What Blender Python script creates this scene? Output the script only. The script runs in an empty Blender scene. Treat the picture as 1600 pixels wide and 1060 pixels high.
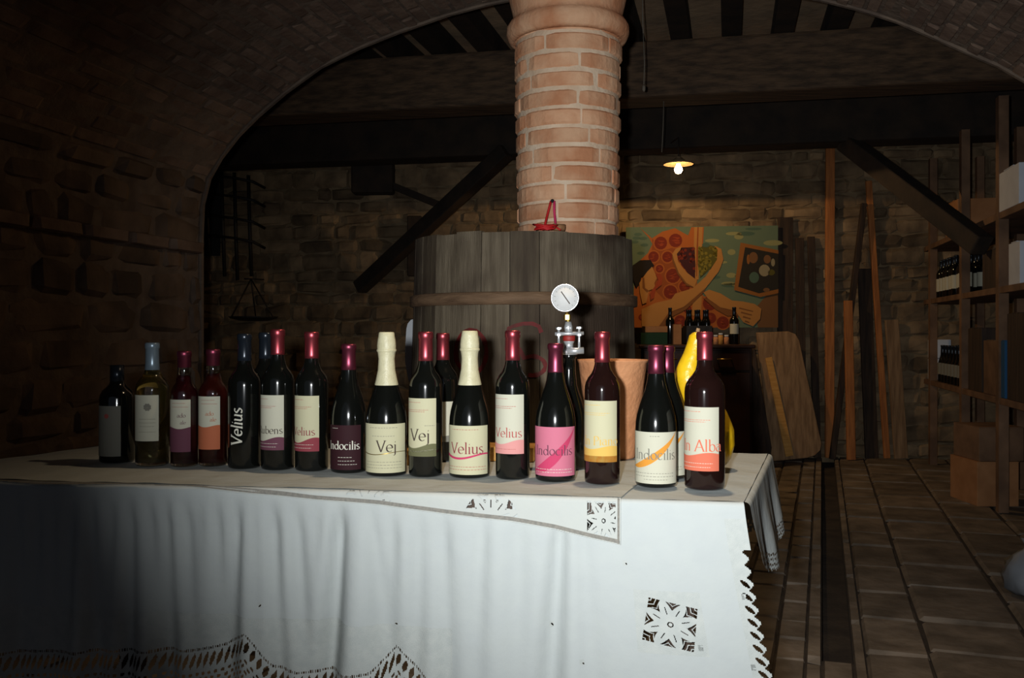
import bpy, bmesh, math, random
from math import sin, cos, pi, radians, sqrt, atan2, asin
from mathutils import Vector, Matrix
random.seed(7)
SC = bpy.context.scene
COL = SC.collection
FX = 1422.0; HY = 520.0; EYE = 1.08

def P(px, py, D):                       # a photograph pixel at depth D -> world point
    return Vector(((px-800)/FX*D, D, EYE+(HY-py)/FX*D))

# ------------------------------------------------------------------ camera, world, lights
cam = bpy.data.cameras.new('camera'); co = bpy.data.objects.new('camera', cam); COL.objects.link(co)
cam.sensor_width = 36; cam.lens = 36*FX/1600; cam.shift_y = -10/1600
cam.clip_start = .02; cam.clip_end = 60
co.location = (0, 0, EYE); co.rotation_euler = (radians(90), 0, 0)
SC.camera = co
SC.view_settings.view_transform = 'Standard'; SC.view_settings.look = 'None'
SC.view_settings.exposure = 0.0; SC.view_settings.gamma = 1.0
SC.view_settings.use_curve_mapping = False

w = bpy.data.worlds.new('world'); SC.world = w; w.use_nodes = True
w.node_tree.nodes['Background'].inputs[0].default_value = (.36, .42, .54, 1)
w.node_tree.nodes['Background'].inputs[1].default_value = .17

def lamp(name, kind, loc, energy, color, radius, target=None, **kw):
    l = bpy.data.lights.new(name, kind); l.energy = energy; l.color = color
    if kind == 'AREA': l.size = radius
    else: l.shadow_soft_size = radius
    for k, v in kw.items(): setattr(l, k, v)
    o = bpy.data.objects.new(name, l); COL.objects.link(o); o.location = loc
    if target is not None:
        o.rotation_euler = (Vector(target)-Vector(loc)).to_track_quat('-Z', 'Y').to_euler()
    return o
# camera flash, a hand's width to the side of and above the lens, its beam pointing at the vat
FLASH = lamp('camera_flash', 'SPOT', (-.085, .0, EYE+.035), 235, (.96, .99, 1.0), .022,
             target=P(1075, 455, 3), spot_size=radians(77), spot_blend=1.0)
# unseen incandescent bulb over the table; downward cone added to brighten only the tabletop
NEAR = lamp('near_bulb_light', 'SPOT', (.34, 1.98, 2.42), 50, (1.0, .74, .46), .03, target=(.34, 1.98, 0), spot_size=radians(98), spot_blend=1.0)
# the bulb under the small shade at the end of the cellar
LX, LD = (1060-800)/FX*6.9, 6.9
FAR = lamp('far_bulb_light', 'SPOT', (LX, LD, EYE+(HY-274)/FX*LD), 36, (1.0, .64, .3), .03,
           target=(LX, LD, 0), spot_size=radians(179), spot_blend=.03)

# ------------------------------------------------------------------ materials
def lin(c):
    c = c/255.
    return c/12.92 if c <= .04045 else ((c+.055)/1.055)**2.4
def rgb(r, g, b): return (lin(r), lin(g), lin(b), 1)
MATS = {}
def mat(name, c1, c2=None, rough=.7, scale=8, bump=0, metal=0, rnd=0, stretch=(1, 1, 1), spec=.5, coat=0,
        trans=0, ior=1.45, emit=None, estr=0, detail=6, bscale=None, lo=.35, hi=.65, sss=0, patch=None):
    if name in MATS: return MATS[name]
    m = bpy.data.materials.new(name); m.use_nodes = True; MATS[name] = m
    nt = m.node_tree; b = nt.nodes['Principled BSDF']; N = nt.nodes.new; L = nt.links.new
    b.inputs['Base Color'].default_value = c1; b.inputs['Roughness'].default_value = rough
    b.inputs['Metallic'].default_value = metal; b.inputs['Specular IOR Level'].default_value = spec
    b.inputs['Coat Weight'].default_value = coat; b.inputs['Transmission Weight'].default_value = trans
    b.inputs['IOR'].default_value = ior
    if emit: b.inputs['Emission Color'].default_value = emit; b.inputs['Emission Strength'].default_value = estr
    last = None
    if c2 or bump:
        tc = N('ShaderNodeTexCoord'); mp = N('ShaderNodeMapping'); mp.inputs['Scale'].default_value = stretch
        gm = N('ShaderNodeNewGeometry')
        L(gm.outputs['Position'], mp.inputs[0])
        no = N('ShaderNodeTexNoise'); no.inputs['Scale'].default_value = scale; no.inputs['Detail'].default_value = detail
        L(mp.outputs[0], no.inputs[0])
    if c2:
        cr = N('ShaderNodeValToRGB'); cr.color_ramp.elements[0].position = lo; cr.color_ramp.elements[1].position = hi
        cr.color_ramp.elements[0].color = c1; cr.color_ramp.elements[1].color = c2
        L(no.outputs['Fac'], cr.inputs[0]); last = cr.outputs[0]
    if patch:
        n3 = N('ShaderNodeTexNoise'); n3.inputs['Scale'].default_value = patch[1]; n3.inputs['Detail'].default_value = 3
        L(gm.outputs['Position'], n3.inputs[0])
        c3 = N('ShaderNodeValToRGB'); c3.color_ramp.elements[0].position = .44; c3.color_ramp.elements[1].position = .58
        L(n3.outputs['Fac'], c3.inputs[0]); mx = N('ShaderNodeMix'); mx.data_type = 'RGBA'
        L(c3.outputs[0], mx.inputs['Factor']); L(last, mx.inputs[6]); mx.inputs[7].default_value = patch[0]; last = mx.outputs[2]
    if rnd:
        oi = N('ShaderNodeObjectInfo'); mr = N('ShaderNodeMapRange')
        mr.inputs['To Min'].default_value = 1-rnd; mr.inputs['To Max'].default_value = 1+rnd
        L(oi.outputs['Random'], mr.inputs[0])
        hs = N('ShaderNodeHueSaturation')
        if last: L(last, hs.inputs['Color'])
        else: hs.inputs['Color'].default_value = c1
        L(mr.outputs[0], hs.inputs['Value']); last = hs.outputs[0]
    if last: L(last, b.inputs['Base Color'])
    if bump:
        n2 = N('ShaderNodeTexNoise'); n2.inputs['Scale'].default_value = bscale or scale*3; n2.inputs['Detail'].default_value = 5
        L(mp.outputs[0], n2.inputs[0])
        bp = N('ShaderNodeBump'); bp.inputs['Strength'].default_value = min(1, bump); bp.inputs['Distance'].default_value = .01
        L(n2.outputs['Fac'], bp.inputs['Height']); L(bp.outputs[0], b.inputs['Normal'])
    return m

M_stone = mat('rubble_stone', rgb(92, 76, 58), rgb(138, 116, 88), .9, 5, .8, rnd=.35)
M_mortar = mat('lime_mortar', rgb(104, 90, 70), rgb(132, 114, 88), .95, 9, .8)
M_nstone = mat('near_wall_stone', rgb(82, 68, 58), rgb(120, 100, 84), .9, 5, .8, rnd=.3)
M_vbrick = mat('vault_brick', rgb(104, 84, 72), rgb(134, 112, 96), .9, 7, .7, rnd=.14)
M_vmortar = mat('vault_mortar', rgb(98, 84, 74), rgb(124, 108, 94), .95, 9, .8)
M_cbrick = mat('column_brick', rgb(208, 144, 104), rgb(232, 184, 146), .85, 9, .4, rnd=.12, bscale=50)
M_cmortar = mat('column_mortar', rgb(220, 190, 160), rgb(236, 212, 184), .95, 12, .4, bscale=60)
M_floor = mat('paving_stone', rgb(92, 82, 71), rgb(128, 115, 101), .75, 6, .6, rnd=.2)
M_joint = mat('floor_joint', rgb(44, 36, 30), rgb(64, 54, 44), .95, 9, .5)
M_beam = mat('old_beam', rgb(62, 48, 36), rgb(98, 76, 56), .85, 6, .6, stretch=(.6, 6, 6))
M_joist = mat('dark_joist', rgb(32, 25, 20), rgb(50, 38, 28), .85, 6, .5, rnd=.2)
M_ceilp = mat('ceiling_tile', rgb(150, 128, 104), rgb(180, 152, 122), .9, 6, .5)
M_stave = mat('vat_stave', rgb(96, 84, 67), rgb(128, 115, 95), .8, 5, .4, rnd=.06, stretch=(9, 9, .7), bscale=30, patch=(rgb(66, 52, 40), 2.6))
M_stavedk = mat('vat_stave_stained', rgb(66, 54, 42), rgb(94, 82, 64), .8, 5, .4, rnd=.07, stretch=(7, 7, .7), bscale=30, patch=(rgb(66, 52, 40), 2.6))
M_hoop = mat('vat_hoop', rgb(98, 74, 54), rgb(132, 104, 78), .75, 8, .4, stretch=(1, 1, 6))
M_redpaint = mat('red_paint', rgb(120, 30, 30), rgb(90, 36, 30), .7, 40)
M_cloth = mat('white_cotton', rgb(172, 177, 176), rgb(174, 179, 177), .95, 30, .3, bscale=16, spec=.1)
M_cloth2 = mat('overlay_cotton', rgb(172, 175, 171), rgb(174, 177, 172), .95, 30, .3, bscale=20, spec=.1)
M_lace = mat('lace_thread', rgb(172, 177, 174), rgb(180, 184, 180), .95, 60, .3, bscale=700, spec=.1)
M_glass = mat('dark_bottle_glass', rgb(12, 13, 11), None, .12, spec=.5, coat=.3)
M_glassbr = mat('brownish_dark_glass', rgb(26, 13, 11), None, .09, spec=.5, coat=.3)
M_clear = mat('clear_glass', (.93, .95, .93, 1), None, .05, trans=1, ior=1.45)
M_wwine = mat('white_wine', (.92, .72, .26, 1), None, .03, trans=.95, ior=1.33)
M_rose = mat('rose_wine', (.12, .012, .016, 1), None, .1, trans=.35, ior=1.33)
M_rose2 = mat('orange_rose_wine', (.17, .02, .012, 1), None, .1, trans=.35, ior=1.33)
M_cap = mat('red_capsule', rgb(156, 66, 74), None, .36, metal=.88)
M_capdk = mat('maroon_capsule', rgb(122, 54, 72), None, .38, metal=.88)
M_capbk = mat('black_capsule', rgb(30, 36, 44), None, .25, metal=.4)
M_capsl = mat('silver_capsule', rgb(120, 136, 148), None, .3, metal=.4)
M_foil = mat('cream_foil', rgb(178, 172, 140), rgb(188, 182, 150), .45, 60, .12, metal=.0, bscale=220)
def paper(n, r, g, b): return mat(n, rgb(r, g, b), None, .75, spec=.2)
M_lw = paper('label_ivory', 182, 180, 162); M_lc = paper('label_cream', 180, 176, 146)
M_lgr = paper('label_grey', 120, 118, 108); M_ldk = paper('label_maroon', 46, 21, 26)
M_pur = paper('ink_purple', 98, 58, 72); M_red = paper('ink_red', 128, 56, 64); M_org = paper('ink_orange', 170, 96, 66)
M_olive = paper('ink_olive', 98, 98, 70); M_pink = paper('ink_pink', 196, 136, 132); M_hot = paper('ink_hot_pink', 184, 104, 124)
M_hotd = paper('ink_deep_pink', 178, 58, 92); M_yel = paper('ink_yellow', 200, 164, 84); M_ambr = paper('ink_amber', 202, 136, 52)
M_orr = paper('ink_orange_red', 198, 104, 80); M_gry = paper('ink_grey', 118, 116, 106); M_blk = paper('ink_dark', 66, 56, 50)
M_lt = paper('ink_white', 196, 194, 180); M_rosei = paper('ink_rose', 160, 80, 76)
M_terra = mat('terracotta', rgb(182, 124, 84), rgb(198, 140, 98), .85, 14, .4, bscale=60)
M_gourd = mat('yellow_gourd', rgb(206, 160, 14), rgb(228, 186, 30), .35, 12, .4, coat=.2, bscale=40)
M_chrome = mat('chrome', rgb(206, 208, 210), None, .3, metal=.65)
M_brass = mat('brass', rgb(180, 150, 80), None, .3, metal=.9)
M_dial = paper('dial_white', 190, 190, 188)
M_rubber = mat('red_rubber', rgb(130, 30, 24), None, .6)
M_wood = mat('orange_pine', rgb(152, 92, 46), rgb(186, 118, 62), .7, 6, .3, stretch=(6, 6, .6))
M_woodp = mat('pale_board', rgb(120, 92, 64), rgb(156, 124, 90), .8, 6, .3, stretch=(6, 6, .6))
M_woodd = mat('dark_board', rgb(42, 32, 26), rgb(66, 50, 38), .8, 6, .3, stretch=(6, 6, .6))
M_shelfw = mat('shelf_wood', rgb(92, 68, 50), rgb(124, 94, 70), .8, 6, .3)
M_furn = mat('sideboard_wood', rgb(40, 24, 18), rgb(62, 36, 26), .4, 6, .1, stretch=(1, 6, 1))
M_card = mat('cardboard', rgb(150, 104, 66), rgb(166, 118, 78), .85, 9)
M_green = paper('green_box_card', 34, 62, 44)
M_whitebox = mat('white_card', rgb(196, 202, 212), rgb(204, 210, 220), .8, 9)
M_plast = mat('white_plastic', rgb(196, 200, 206), None, .5)
M_iron = mat('black_iron', rgb(22, 22, 24), rgb(36, 32, 30), .6, 20, .3)
M_shade = mat('enamel_shade', rgb(200, 170, 130), None, .5)
M_bulb = mat('lit_bulb', (1, .8, .5, 1), None, .5, emit=(1.0, .66, .3, 1), estr=28)
M_cordw = paper('pale_cord', 120, 112, 100); M_redc = mat('red_cord', rgb(206, 34, 36), None, .6); M_pinkc = mat('pink_cord', rgb(226, 60, 110), None, .6)
M_cork = mat('cork', rgb(176, 130, 90), rgb(150, 106, 70), .9, 60)
M_blue = paper('blue_plastic', 40, 84, 124)
M_tabl = mat('table_wood', rgb(52, 38, 28), rgb(66, 48, 34), .6, 6)
M_kraft = mat('light_wood', rgb(182, 130, 60), rgb(200, 150, 80), .7, 10, stretch=(1, 6, 6))

# ------------------------------------------------------------------ object helpers
def wloc(o):
    v = Vector((0, 0, 0))
    while o is not None: v += o.location; o = o.parent
    return v
def thing(name, label, cat, loc=(0, 0, 0), rz=0, group=None):
    o = bpy.data.objects.new(name, None); COL.objects.link(o); o.location = loc; o.rotation_euler = (0, 0, rz)
    o.empty_display_size = .05
    o['label'] = label; o['category'] = cat
    if group: o['group'] = group
    return o
def tag(o, label=None, cat=None, group=None, kind=None):
    if label: o['label'] = label
    if cat: o['category'] = cat
    if group: o['group'] = group
    if kind: o['kind'] = kind
    return o
def copy_tree(o, parent=None):
    c = o.copy(); COL.objects.link(c); c.parent = parent
    for ch in o.children: copy_tree(ch, c)
    return c

class MB:
    def __init__(s): s.v = []; s.f = []; s.m = []; s.sm = []
    def add(s, vs, fs, mi=0, smooth=False):
        b = len(s.v); s.v.extend([tuple(v) for v in vs])
        for f in fs: s.f.append([b+i for i in f]); s.m.append(mi); s.sm.append(smooth)
        return s
    def box(s, c, size, R=None, mi=0, taper=1.0, jit=0):
        x, y, z = [d/2 for d in size]; R = R or Matrix.Identity(3); c = Vector(c)
        vs = []
        for (a, b2, d) in [(-1,-1,-1),(1,-1,-1),(1,1,-1),(-1,1,-1),(-1,-1,1),(1,-1,1),(1,1,1),(-1,1,1)]:
            k = taper if d > 0 else 1
            vs.append(c+R@Vector((a*x*k+random.uniform(-jit, jit), b2*y*k+random.uniform(-jit, jit), d*z+random.uniform(-jit, jit))))
        return s.add(vs, [(0,3,2,1),(4,5,6,7),(0,1,5,4),(1,2,6,5),(2,3,7,6),(3,0,4,7)], mi)
    def span(s, x0, x1, y0, y1, z0, z1, mi=0):
        return s.box(((x0+x1)/2, (y0+y1)/2, (z0+z1)/2), (x1-x0, y1-y0, z1-z0), mi=mi)
    def bar(s, a, b, w, h, up=(0, 0, 1), mi=0):
        a = Vector(a); b = Vector(b); d = (b-a); L = d.length; d.normalize()
        u = Vector(up)
        if abs(d.dot(u)) > .98: u = Vector((0, 1, 0))
        x = d.cross(u).normalized(); y = x.cross(d)
        R = Matrix((x, y, d)).transposed()
        return s.box((a+b)/2, (w, h, L), R, mi)
    def tube(s, pts, r, n=8, mi=0, cap=True):
        pts = [Vector(p) for p in pts]; rings = []
        rs = r if isinstance(r, (list, tuple)) else [r]*len(pts)
        prev = None
        for i, p in enumerate(pts):
            d = (pts[min(i+1, len(pts)-1)]-pts[max(i-1, 0)]).normalized()
            if prev is None:
                x = d.orthogonal().normalized()
            else:
                x = (prev-d*prev.dot(d)).normalized()
            prev = x; y = d.cross(x)
            rings.append([p+(x*cos(2*pi*k/n)+y*sin(2*pi*k/n))*rs[i] for k in range(n)])
        vs = [v for rg in rings for v in rg]; fs = []
        for i in range(len(pts)-1):
            for k in range(n):
                fs.append((i*n+k, i*n+(k+1) % n, (i+1)*n+(k+1) % n, (i+1)*n+k))
        if cap: fs.append(tuple(range(n))[::-1]); fs.append(tuple((len(pts)-1)*n+k for k in range(n)))
        return s.add(vs, fs, mi, True)
    def lathe(s, prof, c=(0, 0, 0), n=32, mi=0, R=None, smooth=True, close=True):
        c = Vector(c); vs = []; fs = []; R = R or Matrix.Identity(3)
        for (r, z) in prof:
            for k in range(n): vs.append(c+R@Vector((r*cos(2*pi*k/n), r*sin(2*pi*k/n), z)))
        for i in range(len(prof)-1):
            for k in range(n): fs.append((i*n+k, i*n+(k+1) % n, (i+1)*n+(k+1) % n, (i+1)*n+k))
        if close:
            if prof[0][0] > 1e-5: fs.append(tuple(range(n))[::-1])
            if prof[-1][0] > 1e-5: fs.append(tuple((len(prof)-1)*n+k for k in range(n)))
        return s.add(vs, fs, mi, smooth)
    def prism(s, poly, fn, mi=0):       # poly: 2D points, fn(x,y,side)->world
        n = len(poly)
        vs = [fn(x, y, 0) for x, y in poly]+[fn(x, y, 1) for x, y in poly]
        fs = [tuple(range(n)), tuple(range(2*n-1, n-1, -1))]+[(i, (i+1) % n, n+(i+1) % n, n+i) for i in range(n)]
        return s.add(vs, fs, mi)
    def build(s, name, mats, parent=None, world=True, bevel=0, fixn=True, **props):
        me = bpy.data.meshes.new(name)
        vs = s.v
        if parent is not None and world:
            o0 = wloc(parent)
            rz = parent.rotation_euler.z
            if rz:
                Rm = Matrix.Rotation(-rz, 3, 'Z'); vs = [tuple(Rm@(Vector(v)-o0)) for v in vs]
            else: vs = [(v[0]-o0.x, v[1]-o0.y, v[2]-o0.z) for v in vs]
        me.from_pydata(vs, [], s.f)
        mats = mats if isinstance(mats, (list, tuple)) else [mats]
        for m in mats: me.materials.append(m)
        me.polygons.foreach_set('material_index', s.m); me.polygons.foreach_set('use_smooth', s.sm)
        me.update()
        if fixn:
            bm = bmesh.new(); bm.from_mesh(me); bmesh.ops.recalc_face_normals(bm, faces=bm.faces); bm.to_mesh(me); bm.free()
        o = bpy.data.objects.new(name, me); COL.objects.link(o)
        if parent is not None: o.parent = parent
        if bevel:
            md = o.modifiers.new('bevel', 'BEVEL'); md.width = bevel; md.segments = 2; md.limit_method = 'ANGLE'
        for k, v in props.items(): o[k] = v
        return o

# rough unit blocks shared by stones, bricks and slabs (x length, y height, +z outward)
def unit_block(seed, e=.09, jx=.03, bulge=.12):
    rn = random.Random(seed); g = [-.5, -.5+e, .5-e, .5]; vs = []; fs = []
    for j, y in enumerate(g):
        for i, x in enumerate(g):
            edge = i in (0, 3) or j in (0, 3); corner = i in (0, 3) and j in (0, 3)
            z = .5-(.28 if edge else 0)-(.2 if corner else 0)+rn.uniform(-bulge, bulge)*(.5 if edge else 1)
            k = .93 if corner else 1
            vs.append((x*k+rn.uniform(-jx, jx)*(1 if i not in (0, 3) else .5), y*k+rn.uniform(-jx, jx)*(1.5 if edge else 1), z))
    for j in range(3):
        for i in range(3): fs.append((j*4+i, j*4+i+1, (j+1)*4+i+1, (j+1)*4+i))
    per = [0,1,2,3,7,11,15,14,13,12,8,4]
    b = len(vs)
    for k in per: vs.append((vs[k][0], vs[k][1], -.5))
    for q in range(12): fs.append((per[q], b+q, b+(q+1) % 12, per[(q+1) % 12]))
    return vs, fs
class Blocks:
    def __init__(s, name, m, n=6, seed=0, **kw):
        s.name = name; s.mat = m; s.geo = [unit_block(seed+i, **kw) for i in range(n)]; s.me = []
        for vs, fs in s.geo:
            me = bpy.data.meshes.new(name); me.from_pydata(vs, [], fs); me.materials.append(m); s.me.append(me)
    def place(s, parent, items, limit=300, rest='stones'):
        def score(it):
            M = it[0]; p = M.translation; D = p.y
            if D < .4: return -1
            px = 800+FX*p.x/D; py = HY-FX*(p.z-EYE)/D
            if not (-60 < px < 1660 and -60 < py < 1120): return 0
            a = it[1]*it[2]/(D*D)
            if len(it) > 3: a *= it[3]
            return a
        items = sorted(items, key=score, reverse=True)
        po = parent
        for i, it in enumerate(items[:limit]):
            o = bpy.data.objects.new(s.name, s.me[i % len(s.me)]); COL.objects.link(o); o.parent = po
            o.matrix_local = it[0]
        if len(items) > limit:
            mb = MB()
            for i, it in enumerate(items[limit:]):
                vs, fs = s.geo[i % len(s.geo)]; M = it[0]
                mb.add([M@Vector(v) for v in vs], fs)
            o = mb.build(rest, s.mat, po, world=False, fixn=False); o['kind'] = 'stuff'
def basis(c, ta, tb, n, l, h, d):
    M = Matrix.Identity(4)
    for i in range(3):
        M[i][0] = ta[i]*l; M[i][1] = tb[i]*h; M[i][2] = n[i]*d; M[i][3] = c[i]
    return M
def courses(a0, a1, b0, b1, hh, ll, gap, rn):
    b = b0
    while b < b1:
        h = rn.uniform(*hh); h = min(h, max(b1-b, .03)); a = a0-rn.uniform(0, ll[1])*.8
        while a < a1:
            l = rn.uniform(*ll); x0 = max(a, a0); x1 = min(a+l, a1)
            if x1-x0 > gap*2.5: yield (x0+x1)/2, b+h/2, x1-x0-gap, h-gap
            a += l
        b += h
        if b > b1-.03: break

# ------------------------------------------------------------------ structure: the near vault
TH = radians(13.4); U = Vector((cos(TH), -sin(TH), 0)); V = Vector((sin(TH), cos(TH), 0))
AC = Vector((.464, 4.2, 0))
def arch_pt(px, py):
    x = (px-800)/FX; D = (AC.x*sin(TH)+AC.y*cos(TH))/(x*sin(TH)+cos(TH)); p = P(px, py, D)
    return ((p-AC).dot(U), p.z)
prof_px = [(315, 420), (315, 370), (317, 320), (327, 280), (345, 248), (372, 213), (403, 182), (445, 146), (500, 106), (560, 76),
           (620, 52), (700, 24), (760, 8), (840, -8), (940, -22), (1040, -27), (1160, -22), (1280, 0), (1340, 15), (1400, 34),
           (1460, 60), (1520, 87), (1560, 104), (1600, 127), (1680, 180), (1740, 245), (1770, 320), (1775, 420)]
prof = [arch_pt(*p) for p in prof_px]
prof = [(prof[0][0], -.02)]+[(prof[0][0], .6)]+prof+[(prof[-1][0], .6), (prof[-1][0], -.02)]
cum = [0]
for i in range(1, len(prof)): cum.append(cum[-1]+sqrt((prof[i][0]-prof[i-1][0])**2+(prof[i][1]-prof[i-1][1])**2))
def pr(t):
    for i in range(1, len(cum)):
        if t <= cum[i] or i == len(cum)-1:
            k = (t-cum[i-1])/(cum[i]-cum[i-1]); a, b = prof[i-1], prof[i]
            d = Vector((b[0]-a[0], b[1]-a[1])).normalized()
            return a[0]+(b[0]-a[0])*k, a[1]+(b[1]-a[1])*k, d
def vaultp(g, t, off=0):                 # g along the axis (0 = arch edge, negative towards the camera)
    s_, z, d = pr(t); n = Vector((d.y, -d.x))      # inward normal in (s,z)
    p = AC+U*(s_+n.x*off)+V*g; p.z = z+n.y*off
    return p, U*d.x+Vector((0, 0, d.y)), U*n.x+Vector((0, 0, n.y))
def vault_shell(name, t0, t1, m, g0=-6.2, g1=0):
    mb = MB(); ts = [t0+(t1-t0)*i/24 for i in range(25)]
    vs = []
    for off in (-.012, -.22):
        for g in (g0, g1):
            for t in ts: vs.append(vaultp(g, t, off)[0])
    n = len(ts); fs = []
    for i in range(n-1):
        fs += [(i, i+1, n+i+1, n+i), (2*n+i, 3*n+i, 3*n+i+1, 2*n+i+1), (n+i, n+i+1, 3*n+i+1, 3*n+i), (i+1, i, 2*n+i, 2*n+i+1)]
    mb.add(vs, fs)
    return mb.build(name, m, None, kind='structure')
tl = cum[5]; tr = cum[-6]
wl = vault_shell('wall_left', 0, tl, M_vmortar); cl = vault_shell('ceiling', tl, tr, M_vmortar); wr = vault_shell('wall_right', tr, cum[-1], M_vmortar)
rn = random.Random(3)
def tile_vault(parent, blk, t0, t1, g0, g1, hh, ll, gap, depth, limit, rest, dp0=-.019, rot=0):
    its = []
    for a, b, l, h in courses(g0, g1, t0, t1, hh, ll, gap, rn):
        p, tt, n = vaultp(a, b, dp0+rn.uniform(-.003, .004))
        its.append((basis(p, V, tt, -(V.cross(tt)) if (V.cross(tt)).dot(n) < 0 else V.cross(tt), l, h, depth), l, h))
    blk.place(parent, its, limit, rest)
tile_vault(cl, Blocks('brick', M_vbrick, 6, 10), tl, tr, -5.0, 0, (.06, .07), (.24, .30), .012, .026, 300, 'bricks')
tile_vault(wl, Blocks('stone', M_nstone, 8, 30, e=.2, bulge=.2, jx=.06), .02, tl, -3.6, 0, (.09, .17), (.16, .42), .01, .06, 220, 'stones', -.030)
tile_vault(wr, Blocks('stone', M_nstone, 4, 50), tr, cum[-1]-.02, -3.0, 0, (.1, .17), (.2, .42), .01, .06, 0, 'stones', -.030)
# projecting brick course on the near left wall
tb = next(t*.01 for t in range(400) if pr(t*.01)[1] > 1.50)
led = MB()
for k in range(5):
    p, tt, n = vaultp(-.16-k*.30, tb, .012); led = MB()
    led.add([basis(p, V, tt, n, .28, .055, .06)@Vector(v) for v in unit_block(70+k)[0]], unit_block(70+k)[1])
    led.build('brick', M_vbrick, wl, world=False)
# vault end left open behind the camera so the dim world adds fill light
# spandrel wall over the arch, on the far side
mb = MB(); vs = []; n = len(prof)
for g in (.0, .02):
    for s_, z in prof:
        p = AC+U*s_+V*g; vs.append((p.x, p.y, z))
    for s_, z in prof:
        k = 1 if z > .7 else 0
        so = s_ if (z > 1.9) else (-4.6 if s_ < 0 else 4.6)
        p = AC+U*so+V*g; vs.append((p.x, p.y, 3.2 if z > .7 else z))
fs = []
for i in range(n-1):
    fs += [(i, i+1, n+i+1, n+i), (2*n+i, 3*n+i, 3*n+i+1, 2*n+i+1), (i, 2*n+i, 2*n+i+1, i+1)]
mb.add(vs, fs); mb.build('wall_arch', M_vmortar, kind='structure')

# ------------------------------------------------------------------ structure: the far room
TB = radians(6); UB = Vector((cos(TB), -sin(TB), 0)); VB = Vector((sin(TB), cos(TB), 0))
BW = Vector((2.7, 7.92, 0))
def backD(X): return BW.y+(BW.x-X)*math.tan(TB)
XL, XR = -4.3, 4.9
mb = MB()
a = Vector((XL, backD(XL), 1.55)); b = Vector((XR, backD(XR), 1.55))
mb.box((a+b)/2+VB*.09, ((b-a).length, .16, 3.2), Matrix.Rotation(-TB, 3, 'Z')); wb = mb.build('wall_back', M_mortar, kind='structure')
mb = MB(); mb.span(XL-.15, XL, 4.9, backD(XL)+.1, -.05, 3.15); mb.build('wall_far_left', M_mortar, kind='structure')
mb = MB(); mb.span(XR, XR+.15, 2.9, backD(XR)+.3, -.05, 3.15); mb.build('wall_far_right', M_mortar, kind='structure')
its = []; rn = random.Random(11); Lw = (b-a).length
for aa, bb, l, h in courses(0, Lw, 0, 3.0, (.08, .17), (.12, .38), .006, rn):
    p = Vector((a.x, a.y, 0))+UB*aa+Vector((0, 0, bb))+VB*(.018+rn.uniform(-.008, .008))
    D = p.y; px = 800+FX*p.x/D; py = HY-FX*(p.z-EYE)/D
    hid = 0.05 if (640 < px < 985 and py > 230) or py > 715 or py < 215 or (px < 1165 and py > 530) or (985 < px < 1215 and 355 < py) or px > 1500 or px < 310 else 1
    an = rn.uniform(-.07, .07); ux_ = UB*cos(an)+Vector((0, 0, sin(an))); uz_ = Vector((0, 0, cos(an)))-UB*sin(an)
    its.append((basis(p, ux_, uz_, -VB, l, h, .06), l, h, hid))
Blocks('stone', M_stone, 10, 90, e=.2, bulge=.2, jx=.06).place(wb, its, 300, 'stones')

# floor: paving courses on both sides of a shallow channel
TF = radians(18.8); WF = Vector((cos(TF), -sin(TF), 0)); GF = Vector((sin(TF), cos(TF), 0))
mb = MB()
mb.span(-5.2, 5.4, -2.6, 9.2, -.16, -.06)
for w0_, w1_, g0_, g1_ in ((-5.2, .0, -2.0, 9.6), (.10, 5.6, -3.4, 8.6), (0, .1, -2., 3.2)):
    c_ = WF*((w0_+w1_)/2)+GF*((g0_+g1_)/2); mb.box((c_.x, c_.y, -.04), (w1_-w0_, g1_-g0_, .052), Matrix.Rotation(-TF, 3, 'Z'))
fl = mb.build('floor', M_joint, kind='structure')
fb = Blocks('slab', M_floor, 6, 130, e=.05, jx=.012, bulge=.05)
its = []; rn = random.Random(5)
strips = [(-.15, -.05, (.2, .3)), (-.05, .0, (.45, .8)), (.10, .138, (.45, .8)), (.138, .345, (.28, .5)), (.345, .70, (.35, .6)), (.70, 1.0, (.3, .55)),
          (1.0, 1.4, (.35, .6)), (1.4, 1.8, (.35, .6)), (1.8, 2.3, (.4, .7)), (2.3, 2.9, (.5, .8)), (2.9, 3.6, (.5, .8)),
          (-.3, -.15, (.2, .3)), (-.6, -.3, (.35, .55)), (-1.1, -.6, (.5, .8)), (-1.7, -1.1, (.5, .8)), (-2.4, -1.7, (.5, .8)), (-3.2, -2.4, (.6, .9)), (-4.4, -3.2, (.7, 1.)), (-6, -4.4, (.8, 1.2))]
def in_room(p): return -5 < p.x < 4.95 and -2 < p.y < backD(p.x)-.0
for w0, w1, ll in strips:
    g = -2.0-rn.random()*.4
    while g < 9.6:
        l = rn.uniform(*ll); p = WF*((w0+w1)/2)+GF*(g+l/2)
        if in_room(p):
            p = Vector((p.x, p.y, -.028+rn.uniform(-.004, .004)))
            its.append((basis(p, WF, GF, Vector((0, 0, 1)), w1-w0-.006, l-.006, .055), w1-w0, l*.5, 1 if w0 > -.2 else .02))
        g += l
# slab closing the near end of the channel
for g0, g1 in ((2.0, 2.5), (2.5, 3.2)):
    p = WF*.05+GF*((g0+g1)/2); p.z = -.028; its.append((basis(p, WF, GF, Vector((0, 0, 1)), .09, g1-g0-.01, .055), .3, .3))
fb.place(fl, its, 300, 'slabs')

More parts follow.
